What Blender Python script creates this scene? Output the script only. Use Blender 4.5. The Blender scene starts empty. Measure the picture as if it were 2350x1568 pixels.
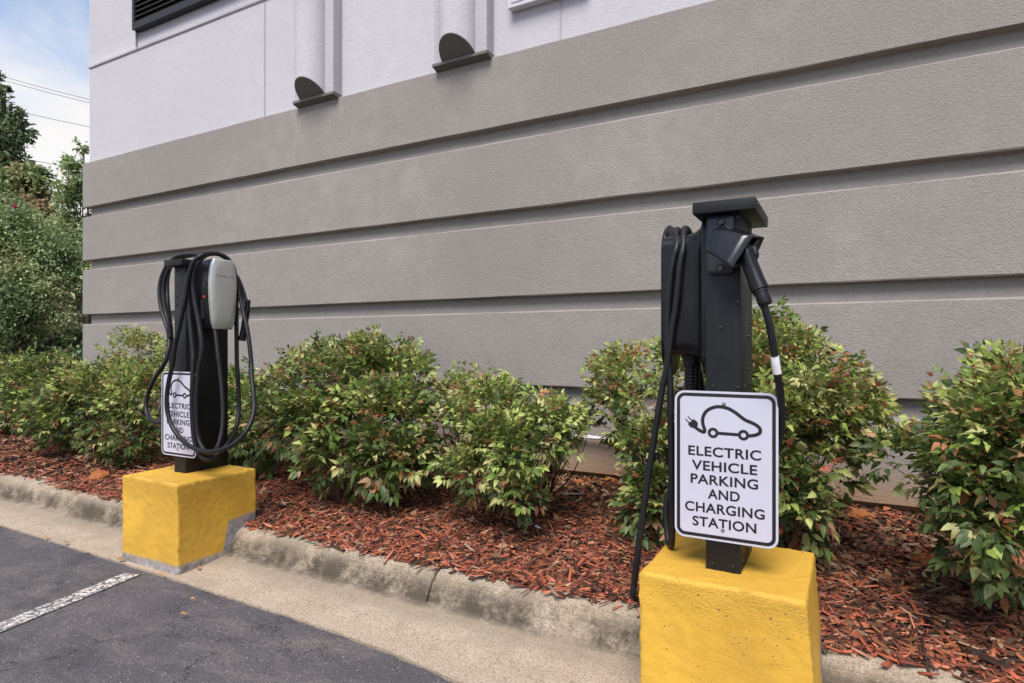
import bpy, bmesh, math, random
import numpy as np
from mathutils import Vector, Matrix, noise as mnoise
random.seed(7)
rng = np.random.default_rng(11)
S = bpy.context.scene
COL = S.collection
PI = math.pi

# ------------------------------------------------------------------ camera / measuring helper
F = 1405.0; CX = 1175.0; CY = 784.0; HZ = 791.0; CAMZ = 1.14
A = 2580 / math.hypot(2580, 1405); B = 1405 / math.hypot(2580, 1405)
cam_d = bpy.data.cameras.new('camera'); cam = bpy.data.objects.new('camera', cam_d); COL.objects.link(cam)
cam.location = (0, 0, CAMZ); cam.rotation_euler = (PI / 2, 0, math.asin(B))
cam_d.sensor_width = 36; cam_d.lens = 36 * F / 2350; cam_d.shift_y = (HZ - CY) / 2350
cam_d.clip_start = 0.05; cam_d.clip_end = 2000
S.camera = cam

def at(px, py, Y):
    """measured picture position -> point on the upright plane at distance Y from the camera wall line"""
    r = (px - CX) / F; s = (HZ - py) / F
    d = Y / (A + B * r)
    return Vector((d * (A * r - B), Y, CAMZ + s * d))
def at_d(px, py, d):
    r = (px - CX) / F; s = (HZ - py) / F
    return Vector((d * (A * r - B), d * (B * r + A), CAMZ + s * d))

def gz(x, y):
    t = min(max((y - 2.27) / 1.68, 0), 1.6)
    return 0.150 + 0.055 * t + 0.012 * mnoise.noise((x * 2.1, y * 2.6, 3.1)) * min(1, t * 6) + 0.018 * mnoise.noise((x * .7, y * .9, 1.7)) * min(1, t * 4)
def on_bed(px, py):
    z = .17
    for _ in range(8):
        r = (px - CX) / F; s = (HZ - py) / F
        d = (z - CAMZ) / s
        p = Vector((d * (A * r - B), d * (B * r + A), z)); z = gz(p.x, p.y)
    return p

# ------------------------------------------------------------------ object helpers
def link(name, me, mats=None, parent=None, smooth=False):
    o = bpy.data.objects.new(name, me); COL.objects.link(o)
    if mats is not None:
        for m in (mats if isinstance(mats, (list, tuple)) else [mats]): me.materials.append(m)
    if parent is not None: o.parent = parent
    if smooth: me.polygons.foreach_set('use_smooth', [True] * len(me.polygons))
    return o
def tag(o, label=None, cat=None, group=None, kind=None):
    if label: o['label'] = label
    if cat: o['category'] = cat
    if group: o['group'] = group
    if kind: o['kind'] = kind
    return o
def thing(name, label, cat, loc=(0, 0, 0), group=None):
    o = bpy.data.objects.new(name, None); COL.objects.link(o); o.location = loc
    o.empty_display_size = .1
    return tag(o, label, cat, group)

class MB:
    def __init__(self): self.v = []; self.f = []; self.fm = []
    def add(self, vs, fs, m=0):
        n = len(self.v); self.v += [tuple(p) for p in vs]
        self.f += [tuple(n + i for i in f) for f in fs]; self.fm += [m] * len(fs); return n
    def box(self, x0, x1, y0, y1, z0, z1, m=0):
        vs = [(x, y, z) for x in (x0, x1) for y in (y0, y1) for z in (z0, z1)]
        self.add(vs, [(0, 1, 3, 2), (4, 6, 7, 5), (0, 4, 5, 1), (2, 3, 7, 6), (0, 2, 6, 4), (1, 5, 7, 3)], m)
    def tube(self, pts, rad, seg=12, caps=True, sub=6, m=0, closed=False):
        pts = [Vector(p) for p in pts]
        if sub > 1: pts = spline(pts, sub, closed)
        n = len(pts); rads = rad if isinstance(rad, (list, tuple)) else None
        T = []
        for i in range(n):
            a = pts[(i - 1) % n] if (closed or i > 0) else pts[i]
            b = pts[(i + 1) % n] if (closed or i < n - 1) else pts[i]
            t = (b - a); T.append(t.normalized() if t.length > 1e-9 else Vector((0, 0, 1)))
        u = T[0].orthogonal().normalized(); rings = []
        for i in range(n):
            u = (u - T[i] * u.dot(T[i])); u = u.normalized() if u.length > 1e-6 else T[i].orthogonal().normalized()
            w = T[i].cross(u)
            if rads:
                q = i / (n - 1) * (len(rads) - 1); k = min(int(q), len(rads) - 2); r = rads[k] + (rads[k + 1] - rads[k]) * (q - k)
            else: r = rad
            rings.append([pts[i] + (u * math.cos(2 * PI * j / seg) + w * math.sin(2 * PI * j / seg)) * r for j in range(seg)])
        vs = [p for rg in rings for p in rg]; fs = []
        last = n if closed else n - 1
        for i in range(last):
            for j in range(seg):
                a = i * seg + j; b = i * seg + (j + 1) % seg; c = ((i + 1) % n) * seg + (j + 1) % seg; d = ((i + 1) % n) * seg + j
                fs.append((a, b, c, d))
        if caps and not closed: fs += [tuple(range(seg))[::-1], tuple((n - 1) * seg + j for j in range(seg))]
        self.add(vs, fs, m)
    def lathe(self, prof, origin, axis, seg=24, m=0):
        ax = Vector(axis).normalized(); u = ax.orthogonal().normalized(); w = ax.cross(u); o = Vector(origin)
        vs = []; n = len(prof)
        for (r, h) in prof:
            for j in range(seg):
                a = 2 * PI * j / seg; vs.append(o + ax * h + (u * math.cos(a) + w * math.sin(a)) * r)
        fs = [(i * seg + j, i * seg + (j + 1) % seg, (i + 1) * seg + (j + 1) % seg, (i + 1) * seg + j) for i in range(n - 1) for j in range(seg)]
        fs += [tuple(range(seg))[::-1], tuple((n - 1) * seg + j for j in range(seg))]
        self.add(vs, fs, m)
    def prism(self, poly, off, m=0):
        off = Vector(off); n = len(poly); P = [Vector(p) for p in poly]
        self.add(P + [p + off for p in P], [tuple(range(n)), tuple(range(2 * n - 1, n - 1, -1))] + [(i, i + n, (i + 1) % n + n, (i + 1) % n) for i in range(n)], m)
    def mesh(self, name):
        me = bpy.data.meshes.new(name); me.from_pydata(self.v, [], self.f)
        if any(self.fm): me.polygons.foreach_set('material_index', self.fm)
        me.update()
        bm = bmesh.new(); bm.from_mesh(me); bmesh.ops.recalc_face_normals(bm, faces=bm.faces); bm.to_mesh(me); bm.free()
        return me
    def build(self, name, mat, parent=None, smooth=False, bevel=0, angle=None):
        me = self.mesh(name)
        if bevel:
            bm = bmesh.new(); bm.from_mesh(me)
            es = [e for e in bm.edges if len(e.link_faces) == 2 and e.calc_face_angle(0) > .6]
            bmesh.ops.bevel(bm, geom=es, offset=bevel, segments=2, profile=.6, affect='EDGES', clamp_overlap=True)
            bm.to_mesh(me); bm.free()
        o = link(name, me, mat, parent, smooth or bevel > 0)
        if smooth or bevel: sharp(me, angle or 40)
        return o
def sharp(me, deg):
    bm = bmesh.new(); bm.from_mesh(me)
    for e in bm.edges:
        if len(e.link_faces) == 2: e.smooth = e.calc_face_angle(0) < math.radians(deg)
    bm.to_mesh(me); bm.free()

def spline(p, k, closed=False):
    out = []; n = len(p)
    if n < 3 and not closed: 
        return [p[0].lerp(p[-1], i / k) for i in range(k + 1)]
    for i in range(n if closed else n - 1):
        if closed: a, b, c, d = p[(i - 1) % n], p[i], p[(i + 1) % n], p[(i + 2) % n]
        else:
            b, c = p[i], p[i + 1]; a = p[i - 1] if i > 0 else b + (b - c); d = p[i + 2] if i + 2 < n else c + (c - b)
        for j in range(k):
            t = j / k
            out.append(.5 * ((2 * b) + (c - a) * t + (2 * a - 5 * b + 4 * c - d) * t * t + (3 * b - a - 3 * c + d) * t ** 3))
    if not closed: out.append(p[-1].copy())
    return out

def np_mesh(name, verts, loops, totals, col=None):
    me = bpy.data.meshes.new(name)
    me.vertices.add(len(verts)); me.vertices.foreach_set('co', np.ascontiguousarray(verts, np.float32).ravel())
    me.loops.add(len(loops)); me.loops.foreach_set('vertex_index', np.ascontiguousarray(loops, np.int32))
    st = np.concatenate([[0], np.cumsum(totals)[:-1]]).astype(np.int32)
    me.polygons.add(len(totals)); me.polygons.foreach_set('loop_start', st); me.polygons.foreach_set('loop_total', np.asarray(totals, np.int32))
    me.update(calc_edges=True)
    if col is not None:
        a = me.color_attributes.new('tint', 'FLOAT_COLOR', 'POINT')
        c = np.ones((len(verts), 4), np.float32); c[:, :3] = col; a.data.foreach_set('color', c.ravel())
    me.validate()
    return me

# ------------------------------------------------------------------ materials
def mat(name):
    m = bpy.data.materials.new(name); m.use_nodes = True; nt = m.node_tree
    return m, nt, nt.nodes['Principled BSDF']
def N(nt, t, **kw):
    n = nt.nodes.new(t)
    for k, v in kw.items():
        if hasattr(n, k): setattr(n, k, v)
        else: n.inputs[k].default_value = v
    return n
def pos(nt): return N(nt, 'ShaderNodeNewGeometry').outputs['Position']
def noise(nt, vec, scale, detail=4, rough=.55, dist=0, out='Fac'):
    n = N(nt, 'ShaderNodeTexNoise'); n.inputs['Scale'].default_value = scale; n.inputs['Detail'].default_value = detail
    n.inputs['Roughness'].default_value = rough; n.inputs['Distortion'].default_value = dist
    nt.links.new(vec, n.inputs['Vector']); return n.outputs[out]
def voro(nt, vec, scale, feature='F1', out='Distance', rand=1):
    n = N(nt, 'ShaderNodeTexVoronoi', feature=feature); n.inputs['Scale'].default_value = scale; n.inputs['Randomness'].default_value = rand
    nt.links.new(vec, n.inputs['Vector']); return n.outputs[out]
def ramp(nt, fac, stops, interp='LINEAR'):
    n = N(nt, 'ShaderNodeValToRGB'); cr = n.color_ramp; cr.interpolation = interp
    while len(cr.elements) < len(stops): cr.elements.new(.5)
    for e, (p, c) in zip(cr.elements, stops):
        e.position = p; e.color = (c, c, c, 1) if not isinstance(c, (tuple, list)) else (*c, 1)
    nt.links.new(fac, n.inputs[0]); return n.outputs[0]
def mix(nt, fac, a, b, blend='MIX'):
    n = N(nt, 'ShaderNodeMix', data_type='RGBA', blend_type=blend)
    for sock, v in ((n.inputs[0], fac), (n.inputs[6], a), (n.inputs[7], b)):
        if isinstance(v, (int, float)): sock.default_value = v
        elif isinstance(v, (tuple, list)): sock.default_value = (*v, 1)
        else: nt.links.new(v, sock)
    return n.outputs[2]
def math_n(nt, op, a, b=0, clamp=False):
    n = N(nt, 'ShaderNodeMath', operation=op, use_clamp=clamp)
    for s, v in ((n.inputs[0], a), (n.inputs[1], b)):
        if isinstance(v, (int, float)): s.default_value = v
        else: nt.links.new(v, s)
    return n.outputs[0]
def scalev(nt, vec, s):
    n = N(nt, 'ShaderNodeMapping'); n.inputs['Scale'].default_value = s; nt.links.new(vec, n.inputs['Vector']); return n.outputs[0]
def sep(nt, vec):
    n = N(nt, 'ShaderNodeSeparateXYZ'); nt.links.new(vec, n.inputs[0]); return n.outputs
def bump(nt, bs, h, strength=.4, dist=.01, prev=None):
    n = N(nt, 'ShaderNodeBump'); n.inputs['Strength'].default_value = strength; n.inputs['Distance'].default_value = dist
    nt.links.new(h, n.inputs['Height'])
    if prev is not None: nt.links.new(prev, n.inputs['Normal'])
    nt.links.new(n.outputs[0], bs.inputs['Normal']); return n.outputs[0]
def setc(nt, bs, c, rough=.6, metal=0, spec=.5):
    if isinstance(c, (tuple, list)): bs.inputs['Base Color'].default_value = (*c, 1)
    else: nt.links.new(c, bs.inputs['Base Color'])
    bs.inputs['Roughness'].default_value = rough; bs.inputs['Metallic'].default_value = metal
    bs.inputs['Specular IOR Level'].default_value = spec

def stucco(name, col, var, dirt=False, tex=.55):
    m, nt, bs = mat(name); p = pos(nt)
    big = noise(nt, p, .9, 5, .6); mid = noise(nt, p, 7, 4, .6); fine = noise(nt, p, 55, 3, .6)
    c = mix(nt, ramp(nt, big, [(.3, 0), (.7, 1)]), tuple(x * (1 - var) for x in col), tuple(x * (1 + var * .6) for x in col))
    c = mix(nt, ramp(nt, mid, [(.35, 0), (.75, 1)]), c, tuple(x * (1 - var * .7) for x in col))
    c = mix(nt, ramp(nt, fine, [(.40, .22), (.6, 0)]), c, tuple(x * .62 for x in col))
    # rain streaks, thin and vertical, where water runs off the edges
    st = noise(nt, scalev(nt, p, (9, 9, .5)), 1.6, 4, .6)
    c = mix(nt, ramp(nt, st, [(.56, 0), (.85, .16)]), c, tuple(x * .7 for x in col))
    if dirt:
        z = sep(nt, p)[2]
        h = math_n(nt, 'ADD', z, math_n(nt, 'MULTIPLY', math_n(nt, 'SUBTRACT', noise(nt, p, 2.2, 4), .5), .28))
        c = mix(nt, ramp(nt, h, [(.20, .9), (.34, .55), (.56, 0)]), c, (.30, .175, .095))
    h1 = math_n(nt, 'ADD', noise(nt, p, 95, 4, .65), math_n(nt, 'MULTIPLY', noise(nt, scalev(nt, p, (1, 1, 1.5)), 62, 3, .6), .6))
    b0 = bump(nt, bs, noise(nt, p, 5, 3), .25, .02)
    bump(nt, bs, h1, tex, .008, b0)
    setc(nt, bs, c, .9, 0, .25); return m
M = {}
M['grey_stucco'] = stucco('grey_stucco', (.285, .256, .234), .15, True)
M['white_stucco'] = stucco('white_stucco', (.505, .477, .510), .06, False, .4)
M['shaded_grey_stucco'] = stucco('shaded_grey_stucco', (.155, .148, .132), .08)  # base grey darkened; shade under the pilasters is put into the colour

def simple(name, col, rough=.5, metal=0, spec=.5, bscale=0, bstr=.2, var=.0):
    m, nt, bs = mat(name); p = pos(nt); c = col
    if var:
        c = mix(nt, ramp(nt, noise(nt, p, 14, 5, .6), [(.3, 0), (.7, 1)]), tuple(x * (1 - var) for x in col), tuple(min(1, x * (1 + var)) for x in col))
    setc(nt, bs, c, rough, metal, spec)
    if bscale: bump(nt, bs, noise(nt, p, bscale, 3), bstr, .002)
    return m
def powder(name, col, rough):
    m, nt, bs = mat(name); p = pos(nt)
    c = mix(nt, ramp(nt, noise(nt, scalev(nt, p, (14, 14, 2.2)), 3, 5, .65), [(.55, 0), (.75, .5)]), col, (.026, .025, .025))
    c = mix(nt, ramp(nt, noise(nt, p, 240, 2, .6), [(.7, 0), (.78, .6)]), c, (.08, .078, .075))
    setc(nt, bs, c, rough, 0, .3)
    rr = ramp(nt, noise(nt, p, 9, 4, .6), [(.3, rough - .08), (.7, rough + .14)])
    nt.links.new(rr, bs.inputs['Roughness'])
    bump(nt, bs, noise(nt, p, 420, 2), .12, .002); return m
M['black_metal'] = powder('black_powder_coat', (.0075, .0075, .009), .46)
M['black_plastic'] = powder('black_plastic', (.006, .006, .0075), .30)
M['gloss_plastic'] = simple('gloss_black_plastic', (.008, .008, .010), .22, 0, .5, 300, .05)
M['rubber'] = powder('black_rubber', (.010, .0095, .011), .42)
M['bolt'] = simple('bolt_black', (.045, .045, .047), .35, .6)
M['steel'] = simple('bolt_steel', (.55, .54, .52), .28, 1)
M['silver'] = simple('silver_faceplate', (.47, .47, .44), .3, .55, .5, 0, 0, .06)
M['silver_text'] = simple('faceplate_lettering', (.23, .22, .21), .35, .6)
M['sign_white'] = simple('sign_sheeting', (.50, .48, .56), .38, 0, .5, 600, .04, .02)
M['sign_black'] = simple('sign_ink', (.012, .011, .012), .4)
M['label_white'] = simple('paper_label', (.75, .74, .74), .5)
M['pvc'] = simple('white_pvc', (.72, .70, .74), .35, 0, .5, 0, 0, .05)
M['louver'] = simple('dark_louver', (.022, .02, .02), .5, .2)
M['louver_back'] = simple('louver_void', (.01, .01, .01), .8)
M['wall_panel'] = simple('painted_panel', (.62, .59, .62), .5, 0, .4, 0, 0, .04)
M['joint'] = simple('joint_bead', (.36, .34, .36), .7)
M['wire'] = simple('wire', (.06, .06, .07), .5)
M['orange_light'] = None
m, nt, bs = mat('status_lamp_red'); setc(nt, bs, (.5, .02, .01), .3)
bs.inputs['Emission Color'].default_value = (1, .03, .01, 1); bs.inputs['Emission Strength'].default_value = .8; M['red_lamp'] = m
M['print_grey'] = simple('unit_print', (.16, .16, .17), .5)

# yellow paint over concrete
def yellow_paint():
    m, nt, bs = mat('yellow_painted_concrete'); p = pos(nt); x, y, z = sep(nt, p)
    big = noise(nt, p, 3.2, 4, .5); mid = noise(nt, p, 11, 4, .6)
    c = mix(nt, ramp(nt, big, [(.35, 0), (.65, 1)]), (.53, .292, .036), (.68, .390, .046))
    c = mix(nt, ramp(nt, mid, [(.5, 0), (.75, .35)]), c, (.44, .265, .05))
    # pinholes and little air-bubble pits, denser in patches
    vd = voro(nt, p, 75); patch = ramp(nt, noise(nt, p, 5, 2), [(.42, 0), (.62, 1)])
    pit = math_n(nt, 'MULTIPLY', ramp(nt, vd, [(.12, 1), (.2, 0)]), patch)
    vd2 = voro(nt, p, 26); pit2 = math_n(nt, 'MULTIPLY', ramp(nt, vd2, [(.075, 1), (.11, 0)]), ramp(nt, noise(nt, p, 8, 2), [(.48, 0), (.55, 1)]))
    allpit = math_n(nt, 'MAXIMUM', pit, pit2)
    c = mix(nt, math_n(nt, 'MULTIPLY', allpit, .8), c, (.16, .12, .07))
    # the unpainted foot follows the kerb and gutter the block was cast into
    foot = ramp(nt, math_n(nt, 'DIVIDE', math_n(nt, 'SUBTRACT', y, 1.75), .6), [(0, .038), (.585, .045), (.645, .195), (1, .21)])
    dz = math_n(nt, 'SUBTRACT', math_n(nt, 'ADD', z, math_n(nt, 'MULTIPLY', math_n(nt, 'SUBTRACT', noise(nt, p, 11, 6, .7), .5), .035)), foot)
    conc = mix(nt, ramp(nt, noise(nt, p, 26, 6, .75), [(.3, 0), (.7, 1)]), (.11, .095, .085), (.44, .40, .38))
    c = mix(nt, ramp(nt, dz, [(0, 1), (.02, 0)]), c, conc)
    # chipped arris
    setc(nt, bs, c, .55, 0, .4)
    h = math_n(nt, 'SUBTRACT', math_n(nt, 'ADD', math_n(nt, 'MULTIPLY', noise(nt, p, 130, 3, .6), .35), math_n(nt, 'MULTIPLY', noise(nt, p, 40, 3), .15)), math_n(nt, 'MULTIPLY', allpit, .9))
    b0 = bump(nt, bs, h, .5, .006)
    topband = ramp(nt, math_n(nt, 'ADD', z, math_n(nt, 'MULTIPLY', noise(nt, p, 6, 2), .12)), [(.40, 0), (.47, 1)])
    bump(nt, bs, math_n(nt, 'MULTIPLY', noise(nt, p, 150, 4, .7), topband), .6, .008, b0)
    return m
M['yellow'] = yellow_paint()

def asphalt():
    m, nt, bs = mat('asphalt'); p = pos(nt)
    big = noise(nt, p, 1.5, 5, .6); mid = noise(nt, scalev(nt, p, (1, 2.4, 1)), 3.2, 5, .65, .6)
    c = mix(nt, ramp(nt, big, [(.3, 0), (.7, 1)]), (.066, .059, .066), (.122, .109, .116))
    c = mix(nt, ramp(nt, mid, [(.46, 0), (.70, .7)]), c, (.19, .165, .15))
    c = mix(nt, ramp(nt, noise(nt, p, 5.5, 4, .6), [(.58, 0), (.72, .5)]), c, (.035, .033, .036))
    c = mix(nt, ramp(nt, noise(nt, p, 62, 4, .75), [(.34, .6), (.47, 0), (.58, 0), (.72, .5)]), c, mix(nt, ramp(nt, noise(nt, p, 62, 4, .75), [(.49, 0), (.51, 1)]), (.028, .026, .03), (.24, .22, .215)))
    grain = noise(nt, p, 190, 2, .7)
    c = mix(nt, ramp(nt, grain, [(.36, .75), (.52, 0)]), c, (.022, .021, .025))
    sp = voro(nt, p, 95); spm = math_n(nt, 'MULTIPLY', ramp(nt, sp, [(.13, 1), (.22, 0)]), ramp(nt, noise(nt, p, 26, 3), [(.47, 0), (.58, 1)]))
    c = mix(nt, math_n(nt, 'MULTIPLY', spm, .8), c, (.42, .38, .35))
    sp2 = ramp(nt, voro(nt, p, 33), [(.07, 1), (.11, 0)])
    c = mix(nt, math_n(nt, 'MULTIPLY', sp2, ramp(nt, noise(nt, p, 9, 2), [(.5, 0), (.56, .8)])), c, (.45, .41, .38))
    # hairline cracks
    dv = N(nt, 'ShaderNodeVectorMath', operation='ADD'); nt.links.new(p, dv.inputs[0])
    nz = noise(nt, p, 4.5, 5, .7, 0, 'Color'); sc = N(nt, 'ShaderNodeVectorMath', operation='SCALE'); sc.inputs['Scale'].default_value = .55
    nt.links.new(nz, sc.inputs[0]); nt.links.new(sc.outputs[0], dv.inputs[1])
    ck = voro(nt, dv.outputs[0], 1.7, 'DISTANCE_TO_EDGE')
    ckm = math_n(nt, 'MULTIPLY', ramp(nt, ck, [(.002, 1), (.008, 0)]), ramp(nt, noise(nt, p, 1.3, 3), [(.42, 0), (.55, 1)]))
    c = mix(nt, math_n(nt, 'MULTIPLY', ckm, .85), c, (.012, .011, .012))
    setc(nt, bs, c, .82, 0, .35)
    bump(nt, bs, math_n(nt, 'SUBTRACT', math_n(nt, 'ADD', grain, math_n(nt, 'MULTIPLY', sp, -.5)), ckm), .65, .006)
    return m
M['asphalt'] = asphalt()

def concrete_kerb():
    m, nt, bs = mat('kerb_concrete'); p = pos(nt); x, y, z = sep(nt, p)
    big = noise(nt, p, 2.6, 6, .65); fine = noise(nt, p, 120, 3, .7); mid = noise(nt, p, 18, 5, .7)
    roll = ramp(nt, math_n(nt, 'SUBTRACT', y, 1.6), [(.40, 0), (.50, 1)])
    gut = mix(nt, ramp(nt, big, [(.3, 0), (.7, 1)]), (.325, .24, .175), (.47, .37, .28))
    top = mix(nt, ramp(nt, big, [(.3, 0), (.7, 1)]), (.32, .245, .17), (.455, .365, .275))
    c = mix(nt, roll, gut, top)
    c = mix(nt, ramp(nt, mid, [(.42, 0), (.7, .45)]), c, (.50, .42, .33))
    c = mix(nt, ramp(nt, fine, [(.40, .7), (.52, 0)]), c, (.17, .14, .11))
    c = mix(nt, math_n(nt, 'MULTIPLY', ramp(nt, voro(nt, p, 70), [(.12, .6), (.2, 0)]), roll), c, (.62, .56, .48))
    gz_ = ramp(nt, math_n(nt, 'SUBTRACT', math_n(nt, 'ADD', y, math_n(nt, 'MULTIPLY', math_n(nt, 'SUBTRACT', noise(nt, p, 4, 5, .7), .5), .22)), 1.6), [(.36, 0), (.46, .6), (.54, .5), (.58, 0)])
    c = mix(nt, gz_, c, (.255, .205, .155))
    # grey mildew and run-off that cling to the foot of the roll
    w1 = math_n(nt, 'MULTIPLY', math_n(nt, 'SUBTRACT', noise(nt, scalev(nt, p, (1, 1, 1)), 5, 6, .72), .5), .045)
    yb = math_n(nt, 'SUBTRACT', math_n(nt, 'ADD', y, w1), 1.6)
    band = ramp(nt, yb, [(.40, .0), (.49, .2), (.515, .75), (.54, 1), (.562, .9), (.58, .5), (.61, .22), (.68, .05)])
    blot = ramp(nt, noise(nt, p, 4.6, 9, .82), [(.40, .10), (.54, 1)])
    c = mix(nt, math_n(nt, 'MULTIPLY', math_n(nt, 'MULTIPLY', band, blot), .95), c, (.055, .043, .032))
    lines = noise(nt, scalev(nt, p, (1.1, 80, 80)), 3.2, 6, .8)
    lband = ramp(nt, yb, [(.47, 0), (.52, 1), (.57, 1), (.62, 0)])
    c = mix(nt, math_n(nt, 'MULTIPLY', lband, ramp(nt, lines, [(.50, 0), (.66, .7)])), c, (.05, .04, .03))
    c = mix(nt, ramp(nt, noise(nt, p, 5.5, 7, .78), [(.54, 0), (.72, .5)]), c, (.24, .19, .14))
    setc(nt, bs, c, .9, 0, .2)
    bump(nt, bs, math_n(nt, 'ADD', math_n(nt, 'ADD', fine, math_n(nt, 'MULTIPLY', mid, .8)), math_n(nt, 'MULTIPLY', math_n(nt, 'MULTIPLY', lband, lines), .6)), .5, .006)
    return m
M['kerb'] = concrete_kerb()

def line_paint():
    m, nt, bs = mat('worn_line_paint'); p = pos(nt)
    dv = N(nt, 'ShaderNodeVectorMath', operation='ADD'); nt.links.new(p, dv.inputs[0])
    nz = noise(nt, p, 14, 3, .6, 0, 'Color'); sc = N(nt, 'ShaderNodeVectorMath', operation='SCALE'); sc.inputs['Scale'].default_value = .05
    nt.links.new(nz, sc.inputs[0]); nt.links.new(sc.outputs[0], dv.inputs[1])
    ck = voro(nt, scalev(nt, dv.outputs[0], (1, .7, 1)), 24, 'DISTANCE_TO_EDGE')
    k = ramp(nt, ck, [(.03, 1), (.085, 0)]); k2 = ramp(nt, noise(nt, p, 55, 4, .7), [(.49, 0), (.57, .92)])
    x_, y_, z_ = sep(nt, p); off = math_n(nt, 'ABSOLUTE', math_n(nt, 'SUBTRACT', math_n(nt, 'ADD', x_, math_n(nt, 'MULTIPLY', y_, .205)), -3.105 + .205 * 1.765))
    k3 = ramp(nt, math_n(nt, 'ADD', math_n(nt, 'MULTIPLY', off, 20), math_n(nt, 'MULTIPLY', math_n(nt, 'SUBTRACT', noise(nt, p, 22, 4, .7), .5), 1.1)), [(.80, 0), (1.0, 1)])
    k2 = math_n(nt, 'MAXIMUM', k2, k3)
    c = mix(nt, noise(nt, p, 12, 4), (.44, .40, .365), (.62, .57, .525))
    c = mix(nt, math_n(nt, 'MAXIMUM', k, k2), c, (.085, .08, .085))
    setc(nt, bs, c, .75, 0, .3); bump(nt, bs, math_n(nt, 'SUBTRACT', 1, k), .5, .003); return m
M['line'] = line_paint()

def soil(name, a, b, sc=9):
    m, nt, bs = mat(name); p = pos(nt)
    c = mix(nt, ramp(nt, noise(nt, p, sc, 6, .7), [(.35, 0), (.65, 1)]), a, b)
    setc(nt, bs, c, .95, 0, .15); bump(nt, bs, noise(nt, p, 45, 5, .7), .8, .02); return m
M['soil'] = soil('mulch_soil', (.025, .014, .009), (.085, .035, .018), 30)
M['earth'] = soil('earth', (.06, .05, .03), (.10, .09, .045), 1)
M['clay'] = soil('orange_clay', (.26, .085, .03), (.46, .17, .06), 30)
M['stone'] = soil('tan_stone', (.30, .17, .08), (.42, .25, .12), 20)
M['blue_tin'] = simple('blue_tin', (.03, .14, .38), .35, .3)
M['grey_tin'] = simple('grey_tin', (.20, .20, .19), .4, .6, .5, 0, 0, .2)
M['scrap'] = simple('white_scrap', (.75, .73, .72), .5)
M['dry_leaf'] = simple('dry_leaf', (.30, .15, .06), .7, 0, .3, 90, .4, .35)
M['filter'] = simple('cigarette_paper', (.62, .42, .22), .7)

def tinted(name, rough=.5, spec=.4, trans=.0, veins=False):
    m, nt, bs = mat(name)
    a = N(nt, 'ShaderNodeAttribute', attribute_name='tint'); p = pos(nt)
    c = a.outputs['Color']
    c = mix(nt, ramp(nt, noise(nt, p, 70, 3, .6), [(.35, .35), (.6, 0)]), c, mix(nt, .55, c, (.05, .03, .015)))
    setc(nt, bs, c, rough, 0, spec)
    bump(nt, bs, noise(nt, p, 160, 2), .18, .003)
    if trans:
        tr = N(nt, 'ShaderNodeBsdfTranslucent'); nt.links.new(mix(nt, .25, c, (.33, .38, .10)), tr.inputs['Color'])
        ms = N(nt, 'ShaderNodeMixShader'); ms.inputs[0].default_value = trans
        nt.links.new(bs.outputs[0], ms.inputs[1]); nt.links.new(tr.outputs[0], ms.inputs[2])
        nt.links.new(ms.outputs[0], nt.nodes['Material Output'].inputs['Surface'])
    return m
M['leaf'] = tinted('shrub_leaf', .47, .35, .22)
M['tree_leaf'] = tinted('tree_leaf', .45, .4, .32)
M['chip'] = tinted('mulch_chip', .75, .3)
M['bark'] = simple('bark', (.075, .05, .035), .85, 0, .2, 60, .6, .3)
M['twig'] = simple('dry_twig', (.13, .075, .05), .85, 0, .2, 120, .5, .3)
M['flower'] = simple('pink_blossom', (.62, .05, .16), .6)

# ------------------------------------------------------------------ setting: ground, asphalt, kerb, bed
def lipY(x):
    return float(np.interp(x, [-9, -4.6, -2.8, -1.84, -1.44, -1.14, -.5, .5, 3], [1.85, 1.845, 1.82, 1.797, 1.768, 1.722, 1.655, 1.60, 1.56])) 
mb = MB(); mb.add([(-400, -400, -.03), (400, -400, -.03), (400, 400, -.03), (-400, 400, -.03)], [(0, 1, 2, 3)])
tag(mb.build('ground', M['earth']), kind='structure')
mb = MB(); xs = list(np.arange(-16, -6, .25)) + list(np.arange(-6, 1.5, .03)) + list(np.arange(1.5, 12, .25))
for x in xs:
    r = .010 * mnoise.noise((x * 9, 0, 0)) + .008 * mnoise.noise((x * 31, 2, 0))
    mb.v += [(x, lipY(x) - .008 + r, .000), (x, -30, .0)]
mb.f = [(2 * i, 2 * i + 1, 2 * i + 3, 2 * i + 2) for i in range(len(xs) - 1)]; mb.fm = [0] * len(mb.f)
tag(mb.build('asphalt', M['asphalt']), kind='structure')
# painted stall line
mb = MB(); n = 60
for i in range(n + 1):
    t = i / n; cy = 1.765 - t * 4.6; cxx = -3.105 + .205 * (1.765 - cy)
    for s in (-1, 1):
        mb.v.append((cxx + s * (.050 + .006 * mnoise.noise((cy * 16, s * 3, 0)) + .004 * mnoise.noise((cy * 60, s * 3, 4))), cy + s * .012, .004))
mb.f = [(2 * i, 2 * i + 1, 2 * i + 3, 2 * i + 2) for i in range(n)]; mb.fm = [0] * n
tag(mb.build('parking_line', M['line']), kind='structure')
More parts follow.
